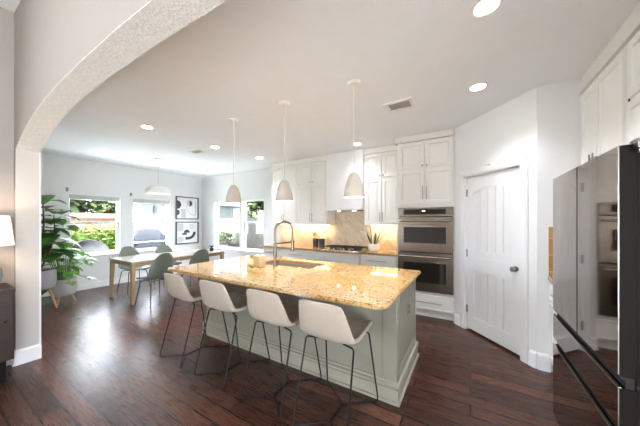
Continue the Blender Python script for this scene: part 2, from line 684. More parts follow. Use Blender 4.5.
D0, D1, DH = 0.19, 0.965, 2.035
struct('wall_diagonal', MB().poly([(0, 0), (D0, 0), (D0, DH), (D1, DH), (D1, 0), (DL, 0), (DL, CEIL), (0, CEIL)], 0.0, 0.11, diag), 'wall')
struct('wall_oven_side', MB().box(-0.187, -0.15, 4.03, 4.67, 0, CEIL), 'wall')


# ------------------------------------------------------------------ trim
def baseboard(name, p, q, h=0.14, side=1):
    """along the segment p-q, standing off the wall to its left (side=1) or right"""
    p = Vector(p)
    q = Vector(q)
    d = (q - p)
    L = d.length
    d.normalize()
    n = Vector((-d.y, d.x)) * side

    def f(u, v, w):
        pt = p + d * w + n * u
        return (pt.x, pt.y, v)
    struct(name, MB().poly([(0, 0), (0.022, 0), (0.022, 0.02), (0.016, 0.03), (0.016, h - 0.03), (0.01, h - 0.015), (0.004, h), (0, h)], 0, L, f), 'trim')


baseboard('baseboard_left', (-7.0, 0.75), (-7.0, 4.67), side=-1)
baseboard('baseboard_back', (-7.0, 4.67), (-3.92, 4.67), side=-1)
dr = (B - A).normalized()
baseboard('baseboard_pantry', A + dr * 0.0, A + dr * (D0 - 0.085), side=-1)
baseboard('baseboard_pantry_right', A + dr * (D1 + 0.085), B, 0.16, side=-1)
baseboard('baseboard_corner', B, (0.66, B.y), 0.16, side=-1)
baseboard('baseboard_jamb', (-3.90, 0.565), (-3.90, 0.75), 0.15, side=-1)
baseboard('baseboard_living', (-3.96, 0.575), (-3.88, 0.575), 0.15, side=-1)
M['jamb'] = plain('jamb_lightened_paint', (198, 191, 185), 0.75, bump=0.12, bscale=160, var=0.012)  # arch wall paint made lighter, light on the jamb put into the colour
struct('jamb_light_skin', MB().box(-3.9005, -3.897, 0.5745, 0.735, 0.15, 2.164), 'jamb')  # thin skin added so the jamb looks better lit than the arch wall
# thin white edge on the kitchen corner of the arch leg
struct('trim_2', MB().box(-3.905, -3.896, 0.735, 0.749, 0.15, 2.165), 'trim')


# ------------------------------------------------------------------ windows
def window(name, axis, u0, u1, z0, z1, face, out, mid, sashin=0.05):
    """double-hung window in its wall opening; axis 'Y' = left wall, 'X' = back wall"""
    fn = YZ if axis == 'Y' else XZ
    s = 1 if out > face else -1
    d = lambda a: face + s * a
    # lining boards of the reveal
    fr = MB().prism(rect(u0, u1, z0, z1), [rect(u0 + 0.012, u1 - 0.012, z0 + 0.012, z1 - 0.012)], d(0.002), d(0.15), fn)
    root = struct(name, fr, 'trim')
    f = MB()
    f.prism(rect(u0 + 0.01, u1 - 0.01, mid - 0.02, z1 - 0.01), [rect(u0 + sashin, u1 - sashin, mid + 0.02, z1 - 0.045)], d(0.11), d(0.14), fn)
    obj('upper_sash', f, 'trim', root)
    f = MB()
    f.prism(rect(u0 + 0.01, u1 - 0.01, z0 + 0.01, mid + 0.03), [rect(u0 + sashin + 0.012, u1 - sashin - 0.012, z0 + 0.06, mid - 0.018)], d(0.075), d(0.108), fn)
    obj('lower_sash', f, 'trim', root)
    obj('pane', MB().poly(rect(u0 + sashin, u1 - sashin, mid, z1 - 0.04), d(0.123), d(0.127), fn), 'glass', root, smooth=0)
    obj('pane', MB().poly(rect(u0 + sashin, u1 - sashin, z0 + 0.05, mid), d(0.090), d(0.094), fn), 'glass', root, smooth=0)
    sl = MB()
    lo, hi = sorted((d(-0.045), d(0.07)))
    if axis == 'Y':
        sl.box(lo, hi, u0 - 0.04, u1 + 0.04, z0 - 0.018, z0 + 0.014, 0.004)
        sl.box(min(d(-0.014), d(0)), max(d(-0.014), d(0)), u0 - 0.02, u1 + 0.02, z0 - 0.085, z0 - 0.018, 0.003)
    else:
        sl.box(u0 - 0.04, u1 + 0.04, lo, hi, z0 - 0.018, z0 + 0.014, 0.004)
        sl.box(u0 - 0.02, u1 + 0.02, min(d(-0.014), d(0)), max(d(-0.014), d(0)), z0 - 0.085, z0 - 0.018, 0.003)
    obj('sill', sl, 'trim', root)
    return root


window('window_1', 'Y', W1[0], W1[1], WZ[0], WZ[1], -7.0, -7.2, 1.40)
window('window_2', 'Y', W2[0], W2[1], WZ[0], WZ[1], -7.0, -7.2, 1.40)
window('window_3', 'X', K1[0], K1[1], KZ[0], KZ[1], 4.67, 5.0, 1.42)
window('window_4', 'X', K2[0], K2[1], KZ[0], KZ[1], 4.67, 5.0, 1.42)

for (u0, u1), lab in ((W1, 'raised grey blind in the head of the garden window nearest the plants'), (W2, 'raised grey blind in the head of the window beside the framed art')):
    t = thing('window_blind', lab, 'blind', (-7.05, (u0 + u1) / 2, WZ[1] - 0.012))
    hw = (u1 - u0) / 2 - 0.014
    obj('headrail', MB().box(-0.02, 0.03, -hw, hw, -0.04, 0, 0.004), 'trim', t)
    fb = MB()
    for i in range(5):
        fb.box(-0.016, 0.024, -hw + 0.005, hw - 0.005, -0.056 - i * 0.015, -0.041 - i * 0.015, 0.004)
    obj('folded_fabric', fb, 'blind', t)
    obj('bottom_rail', MB().box(-0.016, 0.024, -hw + 0.004, hw - 0.004, -0.136, -0.117, 0.004), 'blind', t)

for y, lab in ((W1[0] - 0.02, 'small grey curtain bracket above the window nearest the plants'), (W2[0] - 0.03, 'small grey curtain bracket on the wall between the two left windows')):
    t = thing('curtain_bracket', lab, 'bracket', (-7.0, y, 2.09))
    obj('plate', MB().box(0.0, 0.01, -0.02, 0.02, -0.04, 0.04, 0.003), 'nickel', t)
    obj('hook', MB().tube([(0.008, 0, 0), (0.06, 0, 0), (0.068, 0, 0.02)], 0.006), 'nickel', t)


# ------------------------------------------------------------------ handles and doors
RAISE = [(0.0, 0.021), (0.0, 0.002), (0.002, 0.0), (0.05, 0.0), (0.056, 0.012), (0.072, 0.012), (0.094, 0.002)]
FLATR = [(0.0, 0.02), (0.0, 0.002), (0.002, 0.0), (0.016, 0.0), (0.02, 0.004)]


def bar(mb, p, axis, L, y, r=0.0055):
    """bar pull centred at p=(x,z) on a front at depth y"""
    x, z = p
    if axis == 'z':
        mb.tube([(x, y - 0.03, z - L / 2), (x, y - 0.03, z + L / 2)], r)
        for s in (-1, 1):
            mb.tube([(x, y, z + s * L * 0.36), (x, y - 0.03, z + s * L * 0.36)], r * 0.8)
    else:
        mb.tube([(x - L / 2, y - 0.03, z), (x + L / 2, y - 0.03, z)], r)
        for s in (-1, 1):
            mb.tube([(x + s * L * 0.36, y, z), (x + s * L * 0.36, y - 0.03, z)], r * 0.8)
    return mb


def cdoor(parent, x0, x1, z0, z1, handle=None, y=0.0, name='door', mat='cab', rings=RAISE):
    d = obj(name, MB().raised(x0 + 0.007, x1 - 0.007, z0 + 0.007, z1 - 0.007, y - 0.02, rings), mat, parent)
    if handle:
        kind, hx, hz, L = handle
        if kind == 'knob':
            h = MB()
            h.tube([(hx, y - 0.02, hz), (hx, y - 0.036, hz)], 0.005)
            h.tube([(hx, y - 0.034, hz), (hx, y - 0.040, hz), (hx, y - 0.046, hz)], [0.011, 0.014, 0.008], 14)
            plabel(obj('knob', h, 'nickel', d), 'nickel knob')
        else:
            plabel(obj('handle', bar(MB(), (hx, hz), kind, L, y - 0.02), 'nickel', d), 'nickel bar pull')
    return d


def wall_cabinet(name, label, loc, w, depth, z0, zs, z1, rotz=0, hz=None, hl=0.17):
    """two doors below, two short doors above; local front is at y=0 and faces -y"""
    t = thing(name, label, 'cabinet', loc, rotz)
    obj('body', MB().box(0, w, 0.001, depth, z0, z1), 'cab', t)
    c = w / 2
    hz = hz or z0 + 0.06 + hl / 2
    cdoor(t, 0.02, c, z0 + 0.012, zs - 0.004, ('z', c - 0.026, hz, hl))
    cdoor(t, c, w - 0.02, z0 + 0.012, zs - 0.004, ('z', c + 0.026, hz, hl))
    cdoor(t, 0.02, c, zs + 0.004, z1 - 0.012, ('knob', c - 0.028, zs + 0.045, 0))
    cdoor(t, c, w - 0.02, zs + 0.004, z1 - 0.012, ('knob', c + 0.028, zs + 0.045, 0))
    return t


YU = 4.34
UD = 4.668 - YU
UZ = (1.375, 2.205, 2.655)
u1 = wall_cabinet('wall_cabinet', 'white upper cabinet at the left end, beside the kitchen windows', (-3.9, YU, 0), 0.725, UD, UZ[0], UZ[1], UZ[2])
wall_cabinet('wall_cabinet', 'white upper cabinet just left of the range hood', (-3.17, YU, 0), 0.735, UD, UZ[0], UZ[1], UZ[2])
wall_cabinet('wall_cabinet', 'white upper cabinet between the range hood and the oven tower', (-1.66, YU, 0), 0.655, UD, UZ[0], UZ[1], UZ[2])

# crown mouldings
struct('trim_3', MB().box(-3.915, -2.43, YU - 0.028, 4.668, UZ[2], CEIL - 0.001, 0.008), 'cab')
struct('trim_4', MB().box(-1.665, -1.005, YU - 0.028, 4.668, UZ[2], CEIL - 0.001, 0.008), 'cab')
struct('trim_5', MB().box(-1.03, -0.19, 4.0, 4.668, 2.665, CEIL - 0.001, 0.008), 'cab')

# range hood
t = thing('range_hood', 'plain white boxed range hood between the upper cabinets', 'hood', (-2.43, 4.27, 0))
hd = MB().box(0.002, 0.765, 0, 0.398, 1.69, CEIL - 0.002, 0.003)
obj('hood_body', hd, 'wall', t)
obj('hood_rim', MB().box(-0.0, 0.767, -0.012, 0.398, 1.655, 1.69, 0.004), 'wall', t)
obj('hood_insert', MB().box(0.12, 0.65, 0.06, 0.35, 1.645, 1.655, 0.002), 'steel', t)
for x in (0.22, 0.55):
    o = obj('hood_lamp', MB().lathe([(0.03, 0), (0.03, -0.006), (0, -0.006)], (x, 0.12, 1.645), 16), 'bulb', t)

# backsplashes (part of the wall finish)
struct('trim_6', MB().box(-3.9, -2.432, 4.655, 4.669, 0.914, 1.374), 'splash')
struct('trim_7', MB().box(-2.432, -1.662, 4.655, 4.669, 0.914, 1.655), 'herring')
struct('trim_8', MB().box(-1.662, -1.003, 4.655, 4.669, 0.914, 1.374), 'splash')


# ------------------------------------------------------------------ base cabinets
def base_cabinet(label, loc, w, depth, rotz=0, drawer=True, doors=2, false_front=False):
    t = thing('base_cabinet', label, 'cabinet', loc, rotz)
    obj('body', MB().box(0, w, 0.001, depth, 0.10, 0.882), 'cab', t)
    obj('toe_kick', MB().box(0.0, w, 0.06, depth, 0.0, 0.10), 'cab', t)
    if false_front:
        obj('front_panel', MB().raised(0.012, w - 0.012, 0.66, 0.87, -0.02, FLATR), 'cab', t)
    else:
        cdoor(t, 0.012, w - 0.012, 0.69, 0.868, ('x', w / 2, 0.785, min(0.34, w * 0.55)), name='drawer', rings=FLATR)
    if doors == 2:
        cdoor(t, 0.012, w / 2, 0.115, 0.675, ('z', w / 2 - 0.03, 0.58, 0.16))
        cdoor(t, w / 2, w - 0.012, 0.115, 0.675, ('z', w / 2 + 0.03, 0.58, 0.16))
    else:
        cdoor(t, 0.012, w - 0.012, 0.115, 0.675, ('z', w - 0.05, 0.58, 0.16))
    return t


YB = 4.05
base_cabinet('white base cabinet at the left end of the back counter', (-3.89, YB, 0), 0.44, 0.6, doors=1)
base_cabinet('white base cabinet under the black canisters', (-3.445, YB, 0), 0.96, 0.6)
base_cabinet('white base cabinet bumped forward under the cooktop', (-2.48, YB - 0.075, 0), 0.84, 0.675, false_front=True)
base_cabinet('white base cabinet between the cooktop and the ovens, under the snake plant', (-1.635, YB, 0), 0.63, 0.6)

pl = [(-3.93, 4.655), (-3.93, 4.02), (-2.51, 4.02), (-2.48, 3.945), (-1.64, 3.945), (-1.61, 4.02), (-1.004, 4.02), (-1.004, 4.655)]
tag(obj('countertop', MB().poly(pl, 0.884, 0.914, XY), 'granite'), 'long gold granite counter along the back wall, under the upper cabinets', 'countertop')

# cooktop
t = thing('gas_cooktop', 'stainless gas cooktop with black grates under the range hood', 'cooktop', (-2.05, 4.28, 0.914))
obj('tray', MB().box(-0.4, 0.4, -0.27, 0.25, 0, 0.012, 0.004), 'steelb', t)
for cx, cy, r in ((-0.26, -0.02, 0.045), (-0.26, 0.15, 0.035), (0, 0.08, 0.06), (0.26, -0.02, 0.045), (0.26, 0.15, 0.035)):
    obj('burner', MB().lathe([(0, 0.03), (r * 0.8, 0.03), (r, 0.022), (r * 1.1, 0.012), (0, 0.012)], (cx, cy, 0), 20), 'iron', t)
for gx in (-0.26, 0.0, 0.26):
    g = MB()
    for y in (-0.11, 0.0, 0.11, 0.22):
        g.box(gx - 0.125, gx + 0.125, y - 0.006, y + 0.006, 0.04, 0.054, 0.003)
    for x in (-0.12, 0.0, 0.12):
        g.box(gx + x - 0.006, gx + x + 0.006, -0.115, 0.225, 0.038, 0.052, 0.003)
    for x in (-0.12, 0.12):
        for y in (-0.11, 0.22):
            g.box(gx + x - 0.007, gx + x + 0.007, y - 0.007, y + 0.007, 0.011, 0.045)
    obj('grate', g, 'iron', t)
for i in range(5):
    obj('knob', MB().tube([(-0.2 + i * 0.1, -0.2, 0.012), (-0.2 + i * 0.1, -0.2, 0.03), (-0.2 + i * 0.1, -0.2, 0.042)], [0.022, 0.02, 0.017], 18), 'steel', t)

# canisters
for i, (x, lab) in enumerate(((-2.78, 'dark canister on the back counter, the left one, with wooden utensils'), (-2.63, 'dark lidded canister on the back counter, the right one, next to the cooktop'))):
    t = thing('canister', lab, 'canister', (x, 4.45, 0.914))
    r = 0.062
    if i == 0:
        obj('body', MB().lathe([(0, 0.0), (r - 0.004, 0.0), (r, 0.005), (r, 0.17), (r - 0.006, 0.17), (r - 0.006, 0.02), (0, 0.02)], (0, 0, 0)), 'canister', t)
        us = thing('wooden_utensil', 'orange wooden spoon standing in the left dark canister', 'utensil', (x, 4.45, 0.936))
        obj('handle', MB().tube([(0.02, 0, 0.0), (-0.0, 0, 0.2)], 0.006), 'oak', us)
        sp = MB().lathe([(0, -0.05), (0.02, -0.04), (0.034, 0), (0.02, 0.04), (0, 0.05)], (0, 0, 0), 16)
        for v in sp.bm.verts:
            v.co = Vector((v.co.x - 0.005, v.co.y * 0.3, v.co.z + 0.235))
        obj('bowl', sp, wood('orange_wood', ((206, 150, 76), (228, 178, 104))), us)
        us2 = thing('wooden_utensil', 'pale wooden spatula leaning left in the left dark canister', 'utensil', (x, 4.45, 0.936))
        obj('handle', MB().tube([(-0.01, 0.02, 0.0), (-0.045, 0.02, 0.2)], 0.006), 'oak', us2)
        obj('blade', MB().box(-0.075, -0.03, 0.016, 0.024, 0.19, 0.27, 0.003), 'oak', us2)
    else:
        obj('body', MB().lathe([(0, 0.0), (r - 0.004, 0.0), (r, 0.005), (r, 0.145), (0, 0.145)], (0, 0, 0)), 'canister', t)
        obj('lid', MB().lathe([(0, 0.146), (r + 0.003, 0.146), (r + 0.003, 0.166), (r - 0.004, 0.172), (0, 0.172)], (0, 0, 0)), 'canister', t)

# snake plant
t = thing('snake_plant', 'snake plant in a white ribbed pot on the back counter', 'plant', (-1.5, 4.38, 0.914))
obj('pot', MB().lathe([(0, 0), (0.075, 0), (0.092, 0.02), (0.098, 0.08), (0.09, 0.125), (0.082, 0.125), (0.085, 0.1), (0, 0.1)], (0, 0, 0), 32), 'potwhite', t)
obj('soil', MB().lathe([(0, 0.105), (0.082, 0.103)], (0, 0, 0)), 'soil', t)
f = MB()
for i, (a, ln, h) in enumerate(((0.2, 0.10, 0.27), (2.9, 0.13, 0.30), (1.4, 0.05, 0.24), (4.0, 0.1, 0.22), (5.3, 0.12, 0.25), (3.3, 0.02, 0.33), (0.0, 0.17, 0.2))):
    b = Vector((0.035 * math.cos(a), 0.035 * math.sin(a), 0.1))
    dv = Vector((ln * math.cos(a), ln * math.sin(a), h))
    s = Vector((-math.sin(a + 0.6), math.cos(a + 0.6), 0))
    n = s.cross(dv).normalized()
    rows = []
    for q, w in ((0, 0.014), (0.35, 0.024), (0.7, 0.02), (1.0, 0.001)):
        c = b + dv * q
        rows.append([f.bm.verts.new(c - s * w), f.bm.verts.new(c + n * 0.006), f.bm.verts.new(c + s * w), f.bm.verts.new(c - n * 0.003)])
    for p, q in zip(rows, rows[1:]):
        for m in range(4):
            f.bm.faces.new((p[m], p[(m + 1) % 4], q[(m + 1) % 4], q[m]))
obj('leaves', f, 'snake', t)

# under-cabinet light strips
for x0, x1, lab in ((-3.8, -2.5, 'warm light strip under the two left upper cabinets'), (-1.6, -1.06, 'warm light strip under the upper cabinet beside the ovens')):
    t = thing('light_strip', lab, 'light', ((x0 + x1) / 2, 4.55, UZ[0]))
    obj('housing', MB().box(-(x1 - x0) / 2, (x1 - x0) / 2, -0.015, 0.015, -0.012, 0, 0.002), 'under', t)
    d = bpy.data.lights.new('strip_light', 'AREA')
    d.shape = 'RECTANGLE'
    d.size = x1 - x0
    d.size_y = 0.02
    d.energy = 2.4 * (x1 - x0) * LAMP
    d.color = (1.0, 0.76, 0.48)
    o = bpy.data.objects.new('strip_light', d)
    o.location = (0, 0, -0.016)
    col.objects.link(o)
    o.parent = t

# ------------------------------------------------------------------ oven tower
TX0, TX1 = -1.0, -0.19
TW = TX1 - TX0
t = thing('oven_cabinet', 'tall white cabinet built around the double oven', 'cabinet', (TX0, YB, 0))
b = MB().prism(rect(0, TW, 0.10, 2.67), [rect(0.03, TW - 0.03, 0.40, 1.655)], 0.0, 0.3, XZ)
b.box(0, TW, 0.3, 0.615, 0.1, 2.67)
obj('body', b, 'cab', t)
obj('toe_kick', MB().box(0.0, TW, 0.05, 0.6, 0, 0.1), 'cab', t)
c = TW / 2 + 0.008
cdoor(t, 0.025, c, 1.70, 2.235, ('z', c - 0.028, 1.87, 0.2))
cdoor(t, c, TW - 0.012, 1.70, 2.235, ('z', c + 0.028, 1.87, 0.2))
cdoor(t, 0.025, c, 2.245, 2.655, ('knob', c - 0.03, 2.285, 0))
cdoor(t, c, TW - 0.012, 2.245, 2.655, ('knob', c + 0.03, 2.285, 0))
cdoor(t, 0.02, TW - 0.015, 0.12, 0.345, ('x', TW / 2, 0.235, 0.5), name='drawer', rings=FLATR)

t = thing('double_oven', 'stainless double wall oven with two glass windows', 'oven', (TX0 + 0.025, YB, 0))
OW = TW - 0.038
obj('chassis', MB().box(0.01, OW - 0.01, -0.003, 0.28, 0.405, 1.645), 'seam', t)
cp = obj('control_panel', MB().box(0, OW, -0.03, -0.002, 1.515, 1.65, 0.004), 'steel', t)
obj('display', MB().box(0.08, OW - 0.1, -0.033, -0.029, 1.545, 1.628, 0.002), 'panelglass', cp)
obj('clock_digits', MB().box(OW / 2 - 0.03, OW / 2 + 0.01, -0.0345, -0.0325, 1.592, 1.604), emis('clock_glow', (255, 214, 130), 1.2), cp)
for z0, z1, nm in ((0.985, 1.505, 'upper'), (0.395, 0.97, 'lower')):
    d = obj('oven_door', MB().prism(rect(0, OW, z0, z1), [rect(0.085, OW - 0.095, z0 + 0.13, z1 - 0.15)], -0.04, -0.004, XZ), 'steel', t)
    obj('window', MB().box(0.085, OW - 0.095, -0.036, -0.02, z0 + 0.13, z1 - 0.15), 'ovglass', d)
    h = MB().tube([(0.03, -0.085, z1 - 0.055), (OW - 0.03, -0.085, z1 - 0.055)], 0.013, 14)
    for x in (0.06, OW - 0.06):
        h.tube([(x, -0.04, z1 - 0.055), (x, -0.085, z1 - 0.055)], 0.011)
    plabel(obj('handle', h, 'steelb', d), 'round steel bar handle')
    r = MB()
    for i in range(6):
        pass
    obj('vent_slot', MB().box(0.02, OW - 0.02, -0.03, -0.006, z1, z1 + 0.009), 'seam', t)

# ------------------------------------------------------------------ pantry door
t = thing('pantry_door', 'white arched two-panel plank door in the diagonal wall', 'door', (A.x, A.y, 0), ang)
a0, a1 = D0 + 0.012, D1 - 0.012
dz0, dz1 = 0.025, DH - 0.014
y0, y1 = 0.02, 0.055
pu0, pu1 = a0 + 0.105, a1 - 0.115
NA = 14


def archtop(u0, u1, zs, rise, n=NA):
    r = []
    for i in range(n + 1):
        q = i / n
        x = u1 + (u0 - u1) * q
        r.append((x, zs + rise * math.sin(PI * q) ** 0.85 if 0 < q < 1 else zs))
    return r


hole1 = [(pu0, 0.98), (pu1, 0.98)] + archtop(pu0, pu1, 1.80, 0.075)
hole2 = rect(pu0, pu1, 0.19, 0.80)
obj('slab', MB().prism(rect(a0, a1, dz0, dz1), [hole1, hole2], y0, y1, XZ), 'trim', t)


def planked(u0, u1, z0, ztop, nm):
    n = 5
    m = MB()
    g = 0.009
    w = (u1 - u0 - g) / n
    for i in range(n):
        xa = u0 + g + i * w
        xb = xa + w - g
        m.poly([(xa, z0), (xb, z0), (xb, ztop(xb)), ((xa + xb) / 2, ztop((xa + xb) / 2)), (xa, ztop(xa))], y0 + 0.008, y1 - 0.008, XZ)
    m.poly([(u0 - 0.002, z0), (u1 + 0.002, z0), (u1 + 0.002, ztop(u1)), ((u0 + u1) / 2, ztop((u0 + u1) / 2)), (u0 - 0.002, ztop(u0))], y0 + 0.022, y1 - 0.01, XZ)
    o = obj('plank_panel', m, 'trim', t)
    return o


m0, m1 = pu0 + 0.0, pu1 - 0.0
planked(m0 + 0.001, m1 - 0.001, 0.981, lambda x: 1.80 + 0.075 * max(0.0, math.sin(PI * min(1, max(0, (x - pu0) / (pu1 - pu0))))) ** 0.85, 'u')
planked(m0 + 0.001, m1 - 0.001, 0.191, lambda x: 0.799, 'l')


def ringbead(loop, s, y):
    cx = sum(p[0] for p in loop) / len(loop)
    cz = sum(p[1] for p in loop) / len(loop)
    hx = max(p[0] for p in loop) - cx
    hz = max(p[1] for p in loop) - cz
    inner = [(cx + (p[0] - cx) * (1 - s / hx), cz + (p[1] - cz) * (1 - s / hz)) for p in loop]
    return inner


for hole in (hole1, hole2):
    obj('panel_moulding', MB().prism(hole, [ringbead(hole, 0.016, 0)], y0 + 0.005, y0 + 0.02, XZ), 'trim', t)
hn = MB()
kx = a1 - 0.065
hn.tube([(kx, y0, 0.93), (kx, y0 - 0.008, 0.93)], 0.03, 20)
hn.tube([(kx, y0 - 0.006, 0.93), (kx, y0 - 0.035, 0.93)], 0.011, 12)
hn.tube([(kx, y0 - 0.03, 0.93), (kx, y0 - 0.04, 0.93), (kx, y0 - 0.055, 0.93), (kx, y0 - 0.066, 0.93)], [0.015, 0.026, 0.027, 0.012], 18)
plabel(obj('knob', hn, 'nickel', t), 'satin nickel knob')
for z in (0.28, 1.02, 1.82):
    plabel(obj('hinge', MB().tube([(a0 - 0.004, y0 - 0.006, z - 0.05), (a0 - 0.004, y0 - 0.006, z + 0.05)], 0.008).box(a0 - 0.016, a0 + 0.012, y0 - 0.004, y0 + 0.002, z - 0.045, z + 0.045), 'nickel', t), 'nickel hinge')
# the casing belongs to the wall
cs = MB()
cw = 0.075
cs.prism([(D0 - cw, 0), (D0, 0), (D0, DH), (D1, DH), (D1, 0), (D1 + cw, 0), (D1 + cw, DH + cw), (D0 - cw, DH + cw)], [], -0.018, -0.0005, diag)
cs.poly([(D0 - cw + 0.012, 0), (D0 - 0.02, 0), (D0 - 0.02, DH + 0.02), (D1 + 0.02, DH + 0.02), (D1 + 0.02, 0), (D1 + cw - 0.012, 0), (D1 + cw - 0.012, DH + cw - 0.012), (D0 - cw + 0.012, DH + cw - 0.012)], -0.023, -0.017, diag)
cs.poly([(D0, 0), (D0 + 0.01, 0), (D0 + 0.01, DH - 0.01), (D1 - 0.01, DH - 0.01), (D1 - 0.01, 0), (D1, 0), (D1, DH), (D0, DH)], 0.0, 0.11, diag)
struct('trim_9', cs, 'trim')
sn = MB()
sn.poly(rect(0.52, 0.58, DH + cw + 0.002, DH + cw + 0.02), -0.014, -0.001, diag)
tag(obj('door_sensor', sn, 'cord'), 'tiny white sensor on the casing above the pantry door', 'sensor')

# ------------------------------------------------------------------ right-hand run and fridge
RZ = -PI / 2     # local -y faces -X, local x runs towards the camera
base_cabinet('white base cabinet squeezed between the pantry corner and the fridge', (0.665, B.y - 0.004, 0), 0.755, 0.58, RZ, doors=2)
tag(obj('countertop', MB().box(0.635, 1.248, 2.44, B.y - 0.016, 0.884, 0.914, 0.006), 'granite'), 'short granite counter behind the fridge by the pantry corner', 'countertop')
struct('trim_10', MB().box(0.645, 1.249, B.y - 0.014, B.y - 0.001, 0.914, 1.388), 'splashg')

t = wall_cabinet('wall_cabinet', 'white upper cabinet on the right wall, left of the one above the fridge', (0.88, B.y - 0.004, 0), 0.77, 0.366, 1.39, 1.4, 2.6, RZ)
for ch in list(t.children):
    for g in list(ch.children):
        bpy.data.objects.remove(g)
    bpy.data.objects.remove(ch)
obj('body', MB().box(0, 0.77, 0.001, 0.366, 1.39, 2.6), 'cab', t)
cdoor(t, 0.008, 0.345, 1.40, 2.585, ('z', 0.315, 1.86, 0.25))
cdoor(t, 0.345, 0.755, 1.40, 2.585, ('z', 0.378, 1.86, 0.25))

t = thing('wall_cabinet', 'white upper cabinet above the fridge, at the right edge', 'cabinet', (0.88, 2.418, 0), RZ)
obj('body', MB().box(0.001, 0.94, 0.001, 0.366, 1.80, 2.6), 'cab', t)
obj('reveal', MB().box(0.004, 0.016, -0.004, 0.02, 2.2, 2.575), 'seam', t)
cdoor(t, 0.03, 0.48, 2.215, 2.585, ('knob', 0.44, 2.26, 0))
cdoor(t, 0.48, 0.93, 2.215, 2.585, ('knob', 0.52, 2.26, 0))
cdoor(t, 0.012, 0.48, 1.815, 2.205, ('z', 0.445, 1.9, 0.13))
cdoor(t, 0.48, 0.93, 1.815, 2.205, ('z', 0.515, 1.9, 0.13))
struct('trim_11', MB().box(0.85, 1.249, 0.8, B.y - 0.003, 2.6, 2.70, 0.01).box(0.875, 1.249, 0.8, B.y - 0.003, 2.70, CEIL - 0.001), 'cab')

FW = 0.935
t = thing('refrigerator', 'dark mirror-finish french-door refrigerator at the right edge', 'refrigerator', (0.515, 2.428, 0), RZ)
obj('body', MB().box(0.002, FW - 0.0005, 0.0485, 0.72, 0.03, 1.744, 0.001), 'fridges', t)
obj('plinth', MB().box(0.03, FW - 0.03, 0.07, 0.66, 0.0, 0.03), 'seam', t)
for x0, x1 in ((0.0, 0.471), (0.484, FW)):
    d = obj('door', MB().box(x0, x1, 0.0015, 0.048, 0.812, 1.748, 0.001), 'fridges', t)
    obj('mirror_panel', MB().box(x0 + 0.0012, x1 - 0.0012, 0.0, 0.003, 0.813, 1.747), 'fridge', d)
    obj('door_edge', MB().box(x0 + 0.002, x1 - 0.002, 0.004, 0.044, 0.802, 0.811), 'seam', d)
obj('handle_recess', MB().box(0.006, FW - 0.006, 0.022, 0.05, 0.765, 0.812), 'seam', t)
d = obj('drawer', MB().box(0, FW, 0.0015, 0.048, 0.606, 0.766, 0.001), 'fridges', t)
obj('mirror_panel', MB().box(0.0012, FW - 0.0012, 0.0, 0.003, 0.607, 0.7655), 'fridge', d)
obj('drawer_edge', MB().box(0.0, FW, -0.0012, 0.01, 0.760, 0.7672, 0.001), 'steelb', d)
obj('handle_recess', MB().box(0.006, FW - 0.006, 0.022, 0.05, 0.556, 0.606), 'seam', t)
d = obj('drawer', MB().box(0, FW, 0.0015, 0.048, 0.06, 0.556, 0.001), 'fridges', t)
obj('mirror_panel', MB().box(0.0012, FW - 0.0012, 0.0, 0.003, 0.061, 0.5555), 'fridge', d)
obj('drawer_edge', MB().box(0.0, FW, -0.0012, 0.01, 0.550, 0.5572, 0.001), 'steelb', d)
obj('door_trim', MB().box(FW - 0.0012, FW + 0.0003, -0.0008, 0.0025, 0.82, 1.748), 'nickel', t)
obj('door_trim', MB().box(FW - 0.0012, FW + 0.0003, -0.0008, 0.0025, 0.61, 0.762), 'nickel', t)
obj('hinge_cover', MB().box(FW - 0.03, FW + 0.03, 0.04, 0.18, 1.728, 1.765, 0.004).box(FW - 0.0, FW + 0.028, 0.045, 0.18, 1.712, 1.728, 0.003), 'nickel', t)
obj('side_seam', MB().box(FW - 0.003, FW + 0.0004, 0.05, 0.7, 0.775, 0.788), 'seam', t)

# ------------------------------------------------------------------ island
IX0, IX1, IY0, IY1 = -2.92, -0.51, 2.015, 2.815
t = thing('kitchen_island', 'grey-green kitchen island base under the gold granite top', 'island', ((IX0 + IX1) / 2, (IY0 + IY1) / 2, 0))
hx, hy = (IX1 - IX0) / 2, (IY1 - IY0) / 2
zs = 0.882
bd = MB()
bd.box(-hx, hx, -hy, -hy + 0.03, 0.0, zs)
bd.box(-hx, hx, hy - 0.03, hy, 0.0, zs)
bd.box(-hx, -hx + 0.03, -hy + 0.03, hy - 0.03, 0, zs)
bd.box(hx - 0.03, hx, -hy + 0.03, hy - 0.03, 0, zs)
obj('body', bd, 'greige', t)
obj('corner_post', MB().box(hx - 0.10, hx + 0.012, -hy - 0.012, -hy + 0.055, 0.14, zs, 0.004), 'greige', t)
obj('end_panel', MB().raised(-hy + 0.07, hy - 0.01, 0.17, zs - 0.01, -0.012, [(0.0, 0.012), (0.0, 0.0), (0.05, 0.0), (0.056, 0.006)]), 'greige', t)
ep = t.children[-1]
for v in ep.data.vertices:
    x, y, z = v.co
    v.co = (hx - y, x, z)
bb = MB()
for off, z0, z1 in ((0.04, 0.0, 0.022), (0.026, 0.022, 0.105), (0.034, 0.105, 0.118), (0.022, 0.118, 0.132), (0.034, 0.132, 0.15), (0.014, 0.15, 0.17)):
    bb.prism(rect(-hx - off, hx + off, -hy - off, hy + off), [rect(-hx + 0.01, hx - 0.01, -hy + 0.01, hy - 0.01)], z0, z1, XY)
plabel(obj('baseboard', bb, 'greigel', t), 'pale stepped baseboard')
ot = obj('outlet', MB().box(hx + 0.012, hx + 0.018, -0.03 + 0.02, 0.045 + 0.02, 0.56, 0.675, 0.002), 'greigel', t)
obj('socket', MB().box(hx + 0.018, hx + 0.020, 0.012, 0.043, 0.575, 0.61).box(hx + 0.018, hx + 0.020, 0.012, 0.043, 0.625, 0.66), 'seam', ot)

